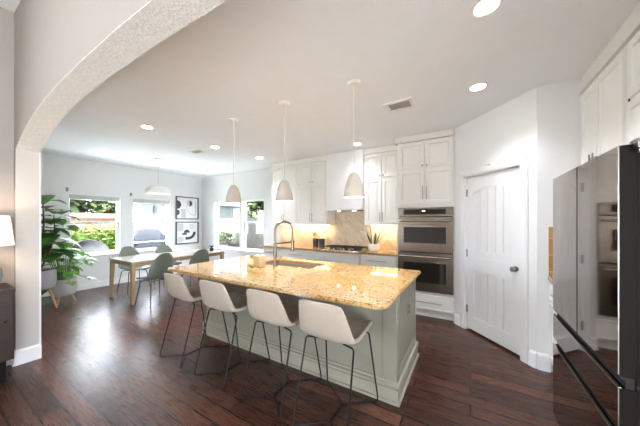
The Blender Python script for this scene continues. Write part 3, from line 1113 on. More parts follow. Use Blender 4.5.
# island granite top with sink cut-out
cx0, cx1, cy0, cy1 = -2.955, -0.45, 1.53, 2.855
SX0, SX1, SY0, SY1 = -2.3, -1.52, 2.33, 2.70


def corner(cx, cy, r, a0, a1, n=8):
    return [(cx + r * math.cos(math.radians(a0 + (a1 - a0) * i / n)), cy + r * math.sin(math.radians(a0 + (a1 - a0) * i / n))) for i in range(n + 1)]


R1 = 0.09
outer = corner(cx0 + 0.04, cy0 + 0.04, 0.04, 180, 270, 4)
outer += [(-2.3, cy0 - 0.012), (-1.7, cy0 - 0.018), (-1.1, cy0 - 0.012)]
outer += corner(cx1 - R1, cy0 + R1, R1, 270, 360)
outer += corner(cx1 - 0.03, cy1 - 0.03, 0.03, 0, 90, 4) + corner(cx0 + 0.03, cy1 - 0.03, 0.03, 90, 180, 4)


def shrink(loop, s):
    cx, cy = (cx0 + cx1) / 2, (cy0 + cy1) / 2
    w, h = (cx1 - cx0) / 2, (cy1 - cy0) / 2
    return [(cx + (p[0] - cx) * (1 - s / w), cy + (p[1] - cy) * (1 - s / h)) for p in loop]


ct = MB()
hole = rect(SX0, SX1, SY0, SY1)
ct.prism(shrink(outer, 0.0), [hole], 0.889, 0.907, XY)
ct.prism(shrink(outer, 0.006), [hole], 0.907, 0.914, XY)
ct.prism(shrink(outer, 0.006), [hole], 0.882, 0.889, XY)
tag(obj('island_countertop', ct, 'granite'), 'large gold granite island top with rounded corners and a sink', 'countertop')

t = thing('kitchen_sink', 'undermount bronze-toned sink set into the island top', 'sink', ((SX0 + SX1) / 2, (SY0 + SY1) / 2, 0.88))
w, h = (SX1 - SX0) / 2, (SY1 - SY0) / 2
s = MB().prism(rect(-w - 0.01, w + 0.01, -h - 0.01, h + 0.01), [rect(-w + 0.002, w - 0.002, -h + 0.002, h - 0.002)], -0.2, 0.0, XY)
s.box(-w - 0.01, w + 0.01, -h - 0.01, h + 0.01, -0.21, -0.2)
s.box(-0.012, 0.012, -h, h, -0.2, -0.04)
obj('basin', s, plain('sink_steel', (188, 176, 160), 0.38, 0.7), t)
for x in (-w / 2, w / 2):
    obj('drain', MB().lathe([(0, 0.004), (0.03, 0.004), (0.042, 0.001), (0.042, 0)], (x, 0, -0.2), 18), 'bronze', t)

# spring faucet
t = thing('faucet', 'tall champagne bronze arched faucet standing on the island top', 'faucet', (-1.965, 2.245, 0.914))
obj('base', MB().lathe([(0, 0), (0.03, 0), (0.03, 0.008), (0.024, 0.016), (0.022, 0.03), (0, 0.03)]), 'bronze', t)
obj('riser', MB().lathe([(0.019, 0.03), (0.019, 0.27), (0.016, 0.275), (0, 0.275)], seg=20), 'bronze', t)
dxy = Vector((0.10, 0.215, 0)).normalized()
RR = 0.115
pts = [Vector((0, 0, 0.27)), Vector((0, 0, 0.34)), Vector((0, 0, 0.415))]
for i in range(1, 19):
    a = PI - PI * i / 18
    pts.append(dxy * (RR + RR * math.cos(a)) + Vector((0, 0, 0.415 + RR * math.sin(a))))
pts += [dxy * (2 * RR) + Vector((0, 0, 0.36)), dxy * (2 * RR) + Vector((0, 0, 0.29))]
obj('spout', MB().tube(pts, 0.0115, 12), 'bronze', t)
sp = MB()
helix = []
N = 330
cum = [0]
for a_, b_ in zip(pts, pts[1:]):
    cum.append(cum[-1] + (b_ - a_).length)
for i in range(N):
    s_ = cum[-1] * i / (N - 1)
    j = max(k_ for k_ in range(len(pts) - 1) if cum[k_] <= s_ + 1e-9)
    q = (s_ - cum[j]) / max(1e-6, cum[j + 1] - cum[j])
    p = pts[j].lerp(pts[min(j + 1, len(pts) - 1)], min(1, q))
    tg = (pts[min(j + 1, len(pts) - 1)] - pts[j]).normalized()
    sd = Vector((dxy.y, -dxy.x, 0))
    up = sd.cross(tg)
    an = i * 2 * PI / 9
    helix.append(p + (sd * math.cos(an) + up * math.sin(an)) * 0.0145)
obj('spring', sp.tube(helix, 0.0028, 5), 'bronze', t)
e = dxy * (2 * RR)
obj('spray_head', MB().tube([e + Vector((0, 0, 0.30)), e + Vector((0, 0, 0.29)), e + Vector((0, 0, 0.2)), e + Vector((0, 0, 0.17)), e + Vector((0, 0, 0.165))], [0.015, 0.019, 0.019, 0.024, 0.02], 18), 'bronze', t)
ar = MB().tube([Vector((0, 0, 0.265)), e + Vector((0, 0, 0.275))], 0.0085, 12)
ar.tube([e + Vector((0, 0, 0.262)), e + Vector((0, 0, 0.288))], 0.026, 18)
obj('holder_arm', ar, 'bronze', t)
lv = MB().tube([(0.0, 0, 0.07), (0.05, 0.01, 0.07)], 0.013, 14).tube([(0.045, 0.01, 0.07), (0.085, 0.02, 0.125)], 0.006, 10)
obj('lever', lv, 'bronze', t)

# candle beside the sink
t = thing('candle', 'small square tan candle on the island left of the faucet', 'candle', (-2.11, 2.14, 0.914))
obj('holder', MB().box(-0.05, 0.05, -0.05, 0.05, 0, 0.125, 0.006).box(-0.042, 0.042, -0.042, 0.042, 0.125, 0.128, 0.001), 'tan', t)
obj('wax', MB().box(-0.041, 0.041, -0.041, 0.041, 0.1275, 0.131, 0.001), 'wax', t)
obj('wick', MB().tube([(0, 0, 0.13), (0.002, 0, 0.142)], 0.0015, 6), 'black', t)


# ------------------------------------------------------------------ shells for seats
def shell(profile, nu=9, thick=0.03):
    """profile: list of (y, z, half width, side lift z, side wrap y); returns a solid bucket surface"""
    mb = MB()
    rows = []
    for (y, z, hw, lz, wy) in profile:
        row = []
        for i in range(nu):
            u = -1 + 2 * i / (nu - 1)
            k_ = abs(u) ** 2.4
            row.append(mb.bm.verts.new((hw * math.sin(u * PI / 2 * 0.93) / math.sin(PI / 2 * 0.93), y + wy * k_, z + lz * k_)))
        rows.append(row)
    for a, b in zip(rows, rows[1:]):
        for i in range(nu - 1):
            mb.bm.faces.new((a[i], a[i + 1], b[i + 1], b[i]))
    bmesh.ops.recalc_face_normals(mb.bm, faces=mb.bm.faces)
    bmesh.ops.solidify(mb.bm, geom=list(mb.bm.faces), thickness=thick)
    return mb


# bar stools
def make_stool(label, loc, rot):
    t = thing('bar_stool', label, 'bar stool', loc, rot, 'bar stools along the island')
    prof = [(0.225, 0.600, 0.20, 0.010, -0.02), (0.215, 0.622, 0.215, 0.026, -0.01), (0.13, 0.622, 0.228, 0.036, 0), (0.02, 0.606, 0.232, 0.036, 0), (-0.08, 0.597, 0.231, 0.034, 0.004),
            (-0.155, 0.605, 0.228, 0.034, 0.018), (-0.205, 0.645, 0.222, 0.016, 0.035), (-0.235, 0.72, 0.212, 0.0, 0.045), (-0.258, 0.80, 0.196, -0.004, 0.042), (-0.276, 0.875, 0.18, -0.01, 0.035), (-0.280, 0.905, 0.168, -0.014, 0.03)]
    obj('seat', shell(prof, 9, 0.032), 'stool', t, smooth=60, subsurf=2)
    piping = MB()
    obj('seat_pad', MB().lathe([(0, 0.006), (0.1, 0.004), (0.15, -0.004), (0.155, -0.012), (0, -0.012)], (0, 0.06, 0.624), 28), 'stool', t, smooth=60)
    R = 0.0064
    fz = 0.008
    for sx, y_t, y_f, x_f, yn in ((-1, -0.12, -0.275, 0.205, -0.1), (1, -0.12, -0.275, 0.205, -0.1), (-1, 0.17, 0.275, 0.232, 0.1), (1, 0.17, 0.275, 0.232, 0.1)):
        top = Vector((sx * 0.193, y_t, 0.582))
        foot = Vector((sx * x_f, y_f, fz))
        nd = Vector((0, yn, fz))
        up = (top - foot).normalized()
        fwd = (nd - foot).normalized()
        pts = [Vector((sx * 0.10, y_t * 0.75, 0.581)), top + Vector((-sx * 0.014, 0, 0.003)), top - up * 0.012, foot + up * 0.03, foot + up * 0.012 + fwd * 0.003, foot + fwd * 0.012 + up * 0.003, foot + fwd * 0.03, nd]
        obj('leg', MB().tube(pts, R, 8), 'black', t)
    obj('base_bar', MB().tube([(0, -0.105, fz), (0, 0.105, fz)], R * 1.05, 8), 'black', t)
    pf = MB()
    pf.tube([(-0.10, -0.09, 0.581), (-0.10, 0.128, 0.585)], R, 8)
    pf.tube([(0.10, -0.09, 0.581), (0.10, 0.128, 0.585)], R, 8)
    pf.tube([(-0.10, 0.02, 0.583), (0.10, 0.02, 0.583)], R, 8)
    obj('seat_bracket', pf, 'black', t)
    return t


st = make_stool('beige upholstered bar stool nearest the dining table, leftmost of four', (-2.612, 1.665, 0), math.radians(-2))
dup(st, (-2.005, 1.67, 0), math.radians(1), 'beige upholstered bar stool, second from the dining table end of the island')
dup(st, (-1.39, 1.68, 0), math.radians(0), 'beige upholstered bar stool, second from the right end of the island')
dup(st, (-0.862, 1.675, 0), math.radians(0), 'beige upholstered bar stool at the rounded corner of the island, rightmost of four')


# ------------------------------------------------------------------ pendants and ceiling fittings
def pendant(label, x, y, zt, zb, r, mat, dome=False, group=None, power=6.0):
    t = thing('pendant_lamp', label, 'pendant lamp', (x, y, CEIL), 0, group)
    obj('canopy', MB().lathe([(0, 0), (0.06, 0), (0.06, -0.012), (0.05, -0.024), (0.012, -0.028), (0, -0.028)], (0, 0, 0), 24), 'white', t)
    obj('cord', MB().tube([(0, 0, -0.026), (0, 0, zt - CEIL + 0.01)], 0.0045, 8), 'cord', t)
    H = zt - zb
    z0 = zb - CEIL
    if dome:
        pr = [(0.02, H), (r * 0.45, H * 0.97), (r * 0.8, H * 0.8), (r * 0.97, H * 0.5), (r, H * 0.2), (r * 0.98, 0.0)]
    else:
        pr = [(0.016, H), (r * 0.32, H * 0.965), (r * 0.55, H * 0.84), (r * 0.75, H * 0.62), (r * 0.9, H * 0.36), (r * 0.98, H * 0.12), (r, 0.0)]
    inner = [(max(0.012, a - 0.007), max(0.0, b_ - 0.006) if b_ > 0 else 0.0) for a, b_ in reversed(pr)]
    obj('lamp_shade', MB().lathe(pr + inner, (0, 0, z0), 36, closed=True), mat, t, smooth=50)
    obj('shade_lining', MB().lathe([(max(0.006, a - 0.009), b_ - (0.009 if b_ > 0 else -0.003)) for a, b_ in pr], (0, 0, z0), 36), 'shadein', t, smooth=50)
    obj('bulb', MB().lathe([(0, -0.03), (0.02, -0.026), (0.03, -0.005), (0.024, 0.02), (0.014, 0.04), (0, 0.045)], (0, 0, z0 + H * 0.42), 18), 'bulb', t)
    d = bpy.data.lights.new('pendant_light', 'SPOT')
    d.energy = power * LAMP * 10
    d.spot_size = math.radians(125)
    d.spot_blend = 0.6
    d.shadow_soft_size = 0.03
    d.color = (1.0, 0.96, 0.92)
    o = bpy.data.objects.new('pendant_light', d)
    o.location = (0, 0, z0 + H * 0.42 - 0.035)
    col.objects.link(o)
    o.parent = t
    return t


PG = 'pendants over the island'
pendant('taupe bell pendant over the island end nearest the dining area', -2.628, 2.2, 1.915, 1.675, 0.098, 'pendant', group=PG, power=1.6)
pendant('taupe bell pendant over the middle of the island', -1.775, 2.185, 1.905, 1.668, 0.098, 'pendant', group=PG, power=1.6)
pendant('taupe bell pendant nearest the oven end of the island', -0.945, 2.2, 1.905, 1.67, 0.098, 'pendant', group=PG, power=1.6)
pendant('wide white dome pendant hanging over the dining table', -5.6, 2.745, 2.18, 2.02, 0.225, 'white', True, power=1.6)


def downlight(label, x, y, p=1.0):
    t = thing('ceiling_light', label, 'ceiling light', (x, y, CEIL), 0, 'recessed ceiling lights')
    obj('trim_ring', MB().lathe([(0.062, 0), (0.088, 0), (0.088, -0.004), (0.07, -0.007), (0.062, -0.003)], (0, 0, 0), 28, closed=True), 'white', t)
    obj('lens', MB().lathe([(0, -0.003), (0.062, -0.003), (0.062, -0.0005), (0, -0.0005)], (0, 0, 0), 28), 'lamp', t)
    d = bpy.data.lights.new('downlight', 'AREA')
    d.shape = 'DISK'
    d.size = 0.115
    d.energy = 7.0 * p * LAMP
    d.color = (0.93, 0.98, 1.06)
    d.spread = math.radians(110)
    o = bpy.data.objects.new('downlight', d)
    o.location = (0, 0, -0.0045)
    col.objects.link(o)
    o.parent = t
    return t


downlight('round recessed ceiling light at the top edge of the photo', 0.085, 1.84)
downlight('round recessed ceiling light in front of the pantry door', 0.065, 2.9, 0.6)
downlight('round recessed ceiling light nearest the arch, towards the dining area', -3.87, 1.75)
downlight('round recessed ceiling light beside the far ceiling vent', -3.875, 2.84, 0.7)
downlight('round recessed ceiling light in front of the left upper cabinets', -3.75, 3.8, 0.7)
downlight('round recessed ceiling light in front of the range hood', -1.65, 3.975, 0.3)


def vent(label, x, y, rot, w, h):
    t = thing('ceiling_vent', label, 'vent', (x, y, CEIL), rot)
    obj('frame', MB().prism(rect(-w / 2, w / 2, -h / 2, h / 2), [rect(-w / 2 + 0.045, w / 2 - 0.045, -h / 2 + 0.045, h / 2 - 0.045)], -0.01, -0.0005, XY), 'white', t)
    obj('duct', MB().box(-w / 2 + 0.03, w / 2 - 0.03, -h / 2 + 0.03, h / 2 - 0.03, -0.002, -0.0005), 'inkg', t)
    n = 6
    for i in range(n):
        y_ = -h / 2 + 0.03 + (h - 0.06) * (i + 0.5) / n
        m = MB()
        m.poly([(y_ - 0.010, -0.009), (y_ - 0.007, -0.009), (y_ + 0.009, -0.003), (y_ + 0.006, -0.003)], -w / 2 + 0.03, w / 2 - 0.03, YZ)
        obj('slat', m, 'inkg', t)
    return t


vent('white ceiling vent above the oven end of the island', -0.685, 2.9, 0, 0.32, 0.26)
vent('white ceiling vent far off, over the dining side', -4.39, 2.83, 0, 0.34, 0.2)

# ------------------------------------------------------------------ dining table and chairs
t = thing('dining_table', 'long dining table with pale top and tapered oak legs by the windows', 'dining table', (-5.42, 2.95, 0))
tw, tl = 0.46, 0.95
obj('tabletop', MB().box(-tw, tw, -tl, tl, 0.72, 0.75, 0.005), 'tabletop', t)
obj('apron', MB().prism(rect(-tw + 0.03, tw - 0.03, -tl + 0.03, tl - 0.03), [rect(-tw + 0.055, tw - 0.055, -tl + 0.055, tl - 0.055)], 0.655, 0.72, XY), 'oak', t)
for sx in (-1, 1):
    for sy in (-1, 1):
        l = MB()
        ring0 = [(sx * (tw - 0.012), sy * (tl - 0.012)), (sx * (tw - 0.095), sy * (tl - 0.012)), (sx * (tw - 0.095), sy * (tl - 0.075)), (sx * (tw - 0.012), sy * (tl - 0.075))]
        ring1 = [(sx * (tw - 0.004), sy * (tl - 0.006)), (sx * (tw - 0.046), sy * (tl - 0.006)), (sx * (tw - 0.046), sy * (tl - 0.048)), (sx * (tw - 0.004), sy * (tl - 0.048))]
        a = [l.bm.verts.new((p[0], p[1], 0.719)) for p in ring0]
        b = [l.bm.verts.new((p[0], p[1], 0.0)) for p in ring1]
        for i in range(4):
            l.bm.faces.new((a[i], a[(i + 1) % 4], b[(i + 1) % 4], b[i]))
        l.bm.faces.new(a)
        l.bm.faces.new(b)
        bmesh.ops.bevel(l.bm, geom=list(l.bm.edges), offset=0.004, segments=2, affect='EDGES')
        obj('leg', l, 'oak', t)


def make_chair(label, loc, rot):
    """local front is +y"""
    t = thing('dining_chair', label, 'dining chair', loc, rot, 'dining chairs')
    prof = [(0.225, 0.435, 0.175, 0.0, -0.03), (0.21, 0.455, 0.20, 0.012, -0.02), (0.12, 0.452, 0.225, 0.03, 0), (0.0, 0.438, 0.235, 0.045, 0), (-0.11, 0.435, 0.235, 0.06, 0.01),
            (-0.175, 0.455, 0.232, 0.06, 0.03), (-0.21, 0.525, 0.225, 0.03, 0.05), (-0.235, 0.64, 0.212, 0.01, 0.055), (-0.258, 0.76, 0.19, -0.01, 0.05), (-0.278, 0.86, 0.155, -0.03, 0.035), (-0.288, 0.905, 0.10, -0.03, 0.015)]
    obj('seat_shell', shell(prof, 9, 0.014), 'chair', t, smooth=60, subsurf=2)
    for sx in (-1, 1):
        for sy in (-1, 1):
            l = MB().tube([(sx * 0.1, sy * 0.09 - 0.01, 0.422), (sx * 0.155, sy * 0.135 - 0.01, 0.41), (sx * 0.165, sy * 0.145 - 0.01, 0.395), (sx * 0.215, sy * 0.21 - 0.01, 0.0)], 0.0085, 8)
            obj('leg', l, 'chairleg', t)
    fr = MB()
    fr.tube([(-0.1, 0.08, 0.422), (0.1, 0.08, 0.422), (0.1, -0.1, 0.418), (-0.1, -0.1, 0.418), (-0.1, 0.08, 0.422)], 0.0075, 8)
    obj('underframe', fr, 'chairleg', t)
    return t


ch = make_chair('sage green chair on the near side of the dining table, closest to the arch', (-4.74, 2.27, 0), PI / 2 + 0.12)
dup(ch, (-4.74, 3.0, 0), PI / 2 - 0.05, 'sage green chair on the near side of the dining table, closest to the kitchen windows')
dup(ch, (-6.06, 2.5, 0), -PI / 2 + 0.05, 'sage green chair against the window side of the table, at its left end')
dup(ch, (-6.06, 3.2, 0), -PI / 2, 'sage green chair against the window side of the table, below the art')

# dark plant at the far end of the table
t = thing('potted_plant', 'small dark leafy plant in a black pot at the far end of the dining table', 'plant', (-5.2, 3.72, 0.75))
obj('pot', MB().lathe([(0, 0), (0.035, 0), (0.045, 0.03), (0.042, 0.07), (0.036, 0.07), (0.036, 0.055), (0, 0.055)]), 'canister', t)
f = MB()
for i in range(11):
    a = i * 2.4
    f.leaf((0, 0, 0.06), (math.cos(a) * 0.7, math.sin(a) * 0.7, 0.9), 0.13 + 0.02 * (i % 3), 0.035, droop=0.35)
obj('leaves', f, 'darkleaf', t)

# ------------------------------------------------------------------ framed art
YH = 4.21


def art(label, z0, z1, which):
    y0_, y1_ = 3.876, 4.544
    t = thing('framed_art', label, 'framed art', (-7.0, (y0_ + y1_) / 2, (z0 + z1) / 2))
    w_, h_ = (y1_ - y0_) / 2, (z1 - z0) / 2
    obj('frame', MB().prism(rect(-w_, w_, -h_, h_), [rect(-w_ + 0.028, w_ - 0.028, -h_ + 0.028, h_ - 0.028)], 0.002, 0.035, YZ), 'frame', t)
    pr = obj('print', MB().poly(rect(-w_ + 0.02, w_ - 0.02, -h_ + 0.02, h_ - 0.02), 0.003, 0.014, YZ), 'paper', t)

    def disc(cy, cz, r, a0=0, a1=360, ri=0.0, n=26):
        o_ = [(cy + r * math.cos(math.radians(a0 + (a1 - a0) * i / n)), cz + r * math.sin(math.radians(a0 + (a1 - a0) * i / n))) for i in range(n + 1)]
        if ri > 0:
            o_ += [(cy + ri * math.cos(math.radians(a1 + (a0 - a1) * i / n)), cz + ri * math.sin(math.radians(a1 + (a0 - a1) * i / n))) for i in range(n + 1)]
        return o_
    dk, gr, ln = MB(), MB(), MB()
    dep = (0.0135, 0.0155)
    if which == 0:
        dk.poly(disc(-w_ + 0.03, 0.09, 0.12, -90, 90), *dep, YZ)
        dk.poly(disc(-w_ + 0.03, -0.13, 0.08, -90, 90), *dep, YZ)
        dk.poly(disc(0.06, 0.14, 0.085, -90, 90), *dep, YZ)
        gr.poly(disc(0.06, 0.14, 0.085, 90, 270), *dep, YZ)
        gr.poly(rect(-w_ + 0.15, -0.05, -h_ + 0.04, -0.03), *dep, YZ)
        ln.poly(disc(0.22, 0.06, 0.26, 180, 275, 0.25), *dep, YZ)
        ln.poly(rect(0.24, 0.25, -0.2, 0.2), *dep, YZ)
    else:
        dk.poly(disc(0.03, 0.02, 0.22, 270, 360, 0.14), *dep, YZ)
        dk.poly(rect(-0.06, 0.03, -0.20, -0.12), *dep, YZ)
        dk.poly(disc(-0.02, 0.0, 0.09, 0, 180), *dep, YZ)
        dk.poly(rect(-0.15, -0.02, -0.06, -0.005), *dep, YZ)
        gr.poly(disc(-0.2, -0.18, 0.09), *dep, YZ)
        gr.poly(rect(-w_ + 0.05, -0.12, 0.05, h_ - 0.05), *dep, YZ)
        ln.poly(disc(0.12, 0.18, 0.06, 0, 360, 0.05), *dep, YZ)
    obj('dark_shapes', dk, 'ink', pr)
    obj('grey_shapes', gr, 'inkg', pr)
    obj('fine_lines', ln, 'inkl', pr)


art('upper framed abstract print with dark half circles, on the dining wall', 1.50, 2.147, 0)
art('lower framed abstract print with a thick dark curve, on the dining wall', 0.80, 1.435, 1)

t = thing('wall_outlet', 'white wall outlet below the window next to the art', 'outlet', (-7.0, 2.72, 0.40))
o = obj('plate', MB().box(0, 0.006, -0.036, 0.036, -0.058, 0.058, 0.002), 'trim', t)
obj('socket', MB().box(0.006, 0.0075, -0.015, 0.015, 0.008, 0.04).box(0.006, 0.0075, -0.015, 0.015, -0.04, -0.008), 'inkg', t)

# ------------------------------------------------------------------ indoor plants
t = thing('potted_fig', 'tall fiddle-leaf fig in a grey pot on wooden legs, nearest the arch', 'plant', (-5.93, 1.13, 0))
obj('pot', MB().lathe([(0, 0.34), (0.12, 0.34), (0.165, 0.37), (0.185, 0.46), (0.185, 0.66), (0.172, 0.66), (0.172, 0.62), (0, 0.62)], (0, 0, 0), 36), 'potgrey', t)
obj('soil', MB().lathe([(0, 0.632), (0.172, 0.628)]), 'soil', t)
for a in (-0.55, 1.55, 3.6):
    l = MB().tube([(0.1 * math.cos(a), 0.1 * math.sin(a), 0.345), (0.19 * math.cos(a), 0.19 * math.sin(a), 0.0)], [0.02, 0.012], 12)
    obj('leg', l, 'birch', t)
trunks = [[Vector((0.0, 0.0, 0.62)), Vector((0.03, 0.01, 1.0)), Vector((0.0, 0.04, 1.4)), Vector((0.03, 0.02, 1.85))],
          [Vector((0.03, -0.02, 0.62)), Vector((0.12, 0.06, 0.9)), Vector((0.16, 0.13, 1.2)), Vector((0.15, 0.12, 1.55))]]
for tr_ in trunks:
    obj('trunk', MB().tube(tr_, [0.013, 0.012, 0.010, 0.006], 8), 'bark', t)
f = MB()
rnd = random.Random(5)
for tr_ in trunks:
    for i in range(22):
        q = 0.2 + 0.8 * i / 21
        s_ = q * 3
        j = min(2, int(s_))
        p = tr_[j].lerp(tr_[j + 1], s_ - j)
        a = i * 2.4 + rnd.uniform(-0.4, 0.4)
        el = rnd.uniform(-0.1, 0.6)
        d = Vector((math.cos(a), math.sin(a), el))
        ln = rnd.uniform(0.28, 0.38)
        f.leaf(p + d.normalized() * 0.03, d, ln, ln * 0.8, droop=rnd.uniform(0.25, 0.6), fold=0.2)
obj('leaves', f, 'figleaf', t, smooth=60)

t = thing('potted_philodendron', 'bushy light green houseplant in a pale grey footed pot under the window', 'plant', (-6.2, 1.46, 0))
obj('pot', MB().lathe([(0, 0.13), (0.13, 0.13), (0.165, 0.16), (0.185, 0.26), (0.18, 0.43), (0.165, 0.43), (0.165, 0.39), (0, 0.39)], (0, 0, 0), 36), 'potlight', t)
obj('soil', MB().lathe([(0, 0.40), (0.166, 0.397)]), 'soil', t)
for a in (-0.7, 1.4, 3.5):
    obj('leg', MB().tube([(0.1 * math.cos(a), 0.1 * math.sin(a), 0.14), (0.16 * math.cos(a), 0.16 * math.sin(a), 0.0)], [0.018, 0.011], 12), 'birch', t)
stm, f = MB(), MB()
rnd = random.Random(11)
for i in range(52):
    a = i * 2.4
    reach = rnd.uniform(0.08, 0.33)
    hgt = rnd.uniform(0.05, 0.55) * (1.2 - reach)
    if i % 9 == 0:
        hgt = -0.05
        reach = 0.3
    base = Vector((0.06 * math.cos(a), 0.06 * math.sin(a), 0.4))
    tip = Vector((reach * math.cos(a), reach * math.sin(a), 0.45 + hgt))
    mid = base.lerp(tip, 0.5) + Vector((0, 0, 0.08))
    stm.tube([base, mid, tip], 0.0035, 5)
    d = Vector((math.cos(a), math.sin(a), rnd.uniform(-0.5, 0.2)))
    ln = rnd.uniform(0.15, 0.24)
    f.leaf(tip, d, ln, ln * 0.75, droop=0.35, heart=True, fold=0.12)
obj('stems', stm, 'stemg', t)
obj('leaves', f, 'pothos', t, smooth=60)

# ------------------------------------------------------------------ sideboard and lamp, living room
t = thing('sideboard', 'walnut sideboard on dark feet at the left edge', 'sideboard', (-3.765, -0.35, 0))
obj('body', MB().box(-0.19, 0.205, -0.87, 0.868, 0.19, 0.81, 0.004), 'walnut', t)
obj('top_board', MB().box(-0.19, 0.215, -0.88, 0.875, 0.81, 0.832, 0.003), 'walnut', t)
for y in (-0.43, 0.01, 0.44):
    pass
for y0_, y1_ in ((-0.86, -0.29), (-0.285, 0.285), (0.29, 0.86)):
    d = obj('door', MB().box(0.205, 0.222, y0_, y1_, 0.2, 0.8, 0.003), 'walnut', t)
    obj('knob', MB().tube([(0.222, y1_ - 0.05, 0.55), (0.24, y1_ - 0.05, 0.55)], 0.01, 12), 'black', d)
for x in (-0.15, 0.16):
    for y in (-0.8, 0.8):
        obj('leg', MB().box(x - 0.025, x + 0.025, y - 0.025, y + 0.025, 0, 0.19, 0.004), 'black', t)

t = thing('table_lamp', 'table lamp with a white shade and teal base on the walnut sideboard', 'lamp', (-3.755, 0.385, 0.832))
obj('base', MB().lathe([(0, 0), (0.05, 0), (0.075, 0.03), (0.095, 0.1), (0.085, 0.17), (0.045, 0.24), (0.02, 0.28), (0.012, 0.3), (0, 0.3)], (0, 0, 0), 28), 'teal', t)
obj('stem', MB().tube([(0, 0, 0.3), (0, 0, 0.58)], 0.006, 8), 'nickel', t)
obj('lamp_shade', MB().lathe([(0.165, 0.385), (0.135, 0.665), (0.132, 0.665), (0.162, 0.385)], (0, 0, 0), 36, closed=True), 'lshade', t, smooth=60)
obj('bulb', MB().lathe([(0, 0.45), (0.028, 0.48), (0.03, 0.5), (0.012, 0.55), (0, 0.55)], (0, 0, 0), 16), 'bulb', t)
d = bpy.data.lights.new('table_lamp_light', 'POINT')
d.energy = 1.6 * LAMP
d.shadow_soft_size = 0.03
d.color = (1.0, 0.82, 0.6)
o = bpy.data.objects.new('table_lamp_light', d)
o.location = (0.0, 0, 0.58)
col.objects.link(o)
o.parent = t

# ------------------------------------------------------------------ garden
struct('sky_blocker_slab', MB().box(-4.1, 4.0, -7.0, -4.31, 2.55, 2.7), 'trim')  # unseen slab added to block sky light but let ground bounce through
for px in (-3.9, 0.0, 3.8):
    struct('sky_blocker_post', MB().box(px - 0.08, px + 0.08, -6.95, -6.79, -0.11, 2.55), 'trim')  # supports of the added sky-blocking slab
GZ = -0.15
g = tag(obj('lawn', MB().box(-30, 12, -14, 26, GZ - 0.2, GZ), 'grass', smooth=0), 'bright green lawn outside the windows', 'lawn', kind='structure')
struct('patio', MB().box(-12.2, -7.2, 0.2, 6.85, GZ, GZ + 0.04).box(-7.2, 1.5, 4.85, 6.85, GZ, GZ + 0.04), 'concrete')  # pale slabs added outside to bounce daylight up onto the kitchen ceiling
struct('bounce_slab_living', MB().box(-12.0, 9.0, -14, -4.35, GZ, GZ + 0.04).box(2.65, 9.0, -4.35, 3.5, GZ, GZ + 0.04), 'concrete')  # unseen pale slabs added to bounce daylight through the living-room openings


def leafball(mb, c, rx, ry, rz, n, size, rnd):
    for _ in range(n):
        while True:
            v = Vector((rnd.uniform(-1, 1), rnd.uniform(-1, 1), rnd.uniform(-1, 1)))
            if 0.35 < v.length < 1:
                break
        v = v * (0.72 + 0.3 * rnd.random()) if v.length > 0.6 else v
        p = Vector((c[0] + v.x * rx, c[1] + v.y * ry, c[2] + v.z * rz))
        a, b_, c_ = rnd.uniform(0, 6.28), rnd.uniform(-0.6, 0.9), size * rnd.uniform(0.6, 1.3)
        d = Vector((math.cos(a), math.sin(a), b_)).normalized()
        s_ = d.cross(Vector((rnd.uniform(-1, 1), rnd.uniform(-1, 1), 1))).normalized()
        q = [p, p + d * c_ * 0.5 + s_ * c_ * 0.3, p + d * c_, p + d * c_ * 0.5 - s_ * c_ * 0.3]
        mb.bm.faces.new([mb.bm.verts.new(x) for x in q])


rnd = random.Random(3)
t = thing('hedge', 'clipped light green hedge along the cedar fence beyond the lawn', 'hedge', (-17.95, 3.0, GZ))
hb = MB()
for i in range(9):
    leafball(hb, (rnd.uniform(-0.2, 0.2), -5.2 + i * 1.25, 0.75), 0.75, 0.95, 0.88 + 0.2 * rnd.random(), 700, 0.16, rnd)
obj('foliage', hb, 'hedge', t, smooth=0)
obj('stems', MB().box(-0.3, 0.3, -5.6, 5.2, 0, 0.9), leafy('hedge_core', (48, 62, 26), (66, 80, 36), 0.9), t)


def fence(label, p0, p1, h, mat, bw=0.14):
    p0 = Vector(p0)
    p1 = Vector(p1)
    L = (p1 - p0).length
    t = thing('wooden_fence', label, 'fence', (p0.x, p0.y, GZ), math.atan2(p1.y - p0.y, p1.x - p0.x))
    b_ = MB()
    n = int(L / bw)
    for i in range(n):
        b_.box(i * bw + 0.003, (i + 1) * bw - 0.003, -0.012, 0.008, 0.05, h + random.uniform(-0.012, 0.012))
    obj('boards', b_, mat, t, smooth=0)
    r = MB()
    for z in (0.3, h / 2, h - 0.25):
        r.box(0, L, 0.008, 0.05, z - 0.045, z + 0.045)
    obj('rails', r, mat, t, smooth=0)
    return t


fence('cedar board fence behind the light green hedge', (-19.2, 12), (-19.2, -3), 2.08, 'fencer')
fence('weathered grey board fence close outside the kitchen windows', (-13.6, 6.9), (2, 6.9), 1.72, 'fencew')


def tree(label, x, y, h, r, group):
    t = thing('tree', label, 'tree', (x, y, GZ), 0, group)
    obj('trunk', MB().tube([(0, 0, 0), (0.05, 0, h * 0.4), (0, 0.05, h * 0.7)], [0.16, 0.12, 0.07], 10), 'bark', t)
    f = MB()
    for i in range(15):
        a = i * 2.4
        leafball(f, (math.cos(a) * r * 0.48, math.sin(a) * r * 0.48, h * (0.24 + 0.04 * i)), r * 0.62, r * 0.62, h * 0.16, 260, 0.5, rnd)
    obj('foliage', f, 'tree', t, smooth=0)


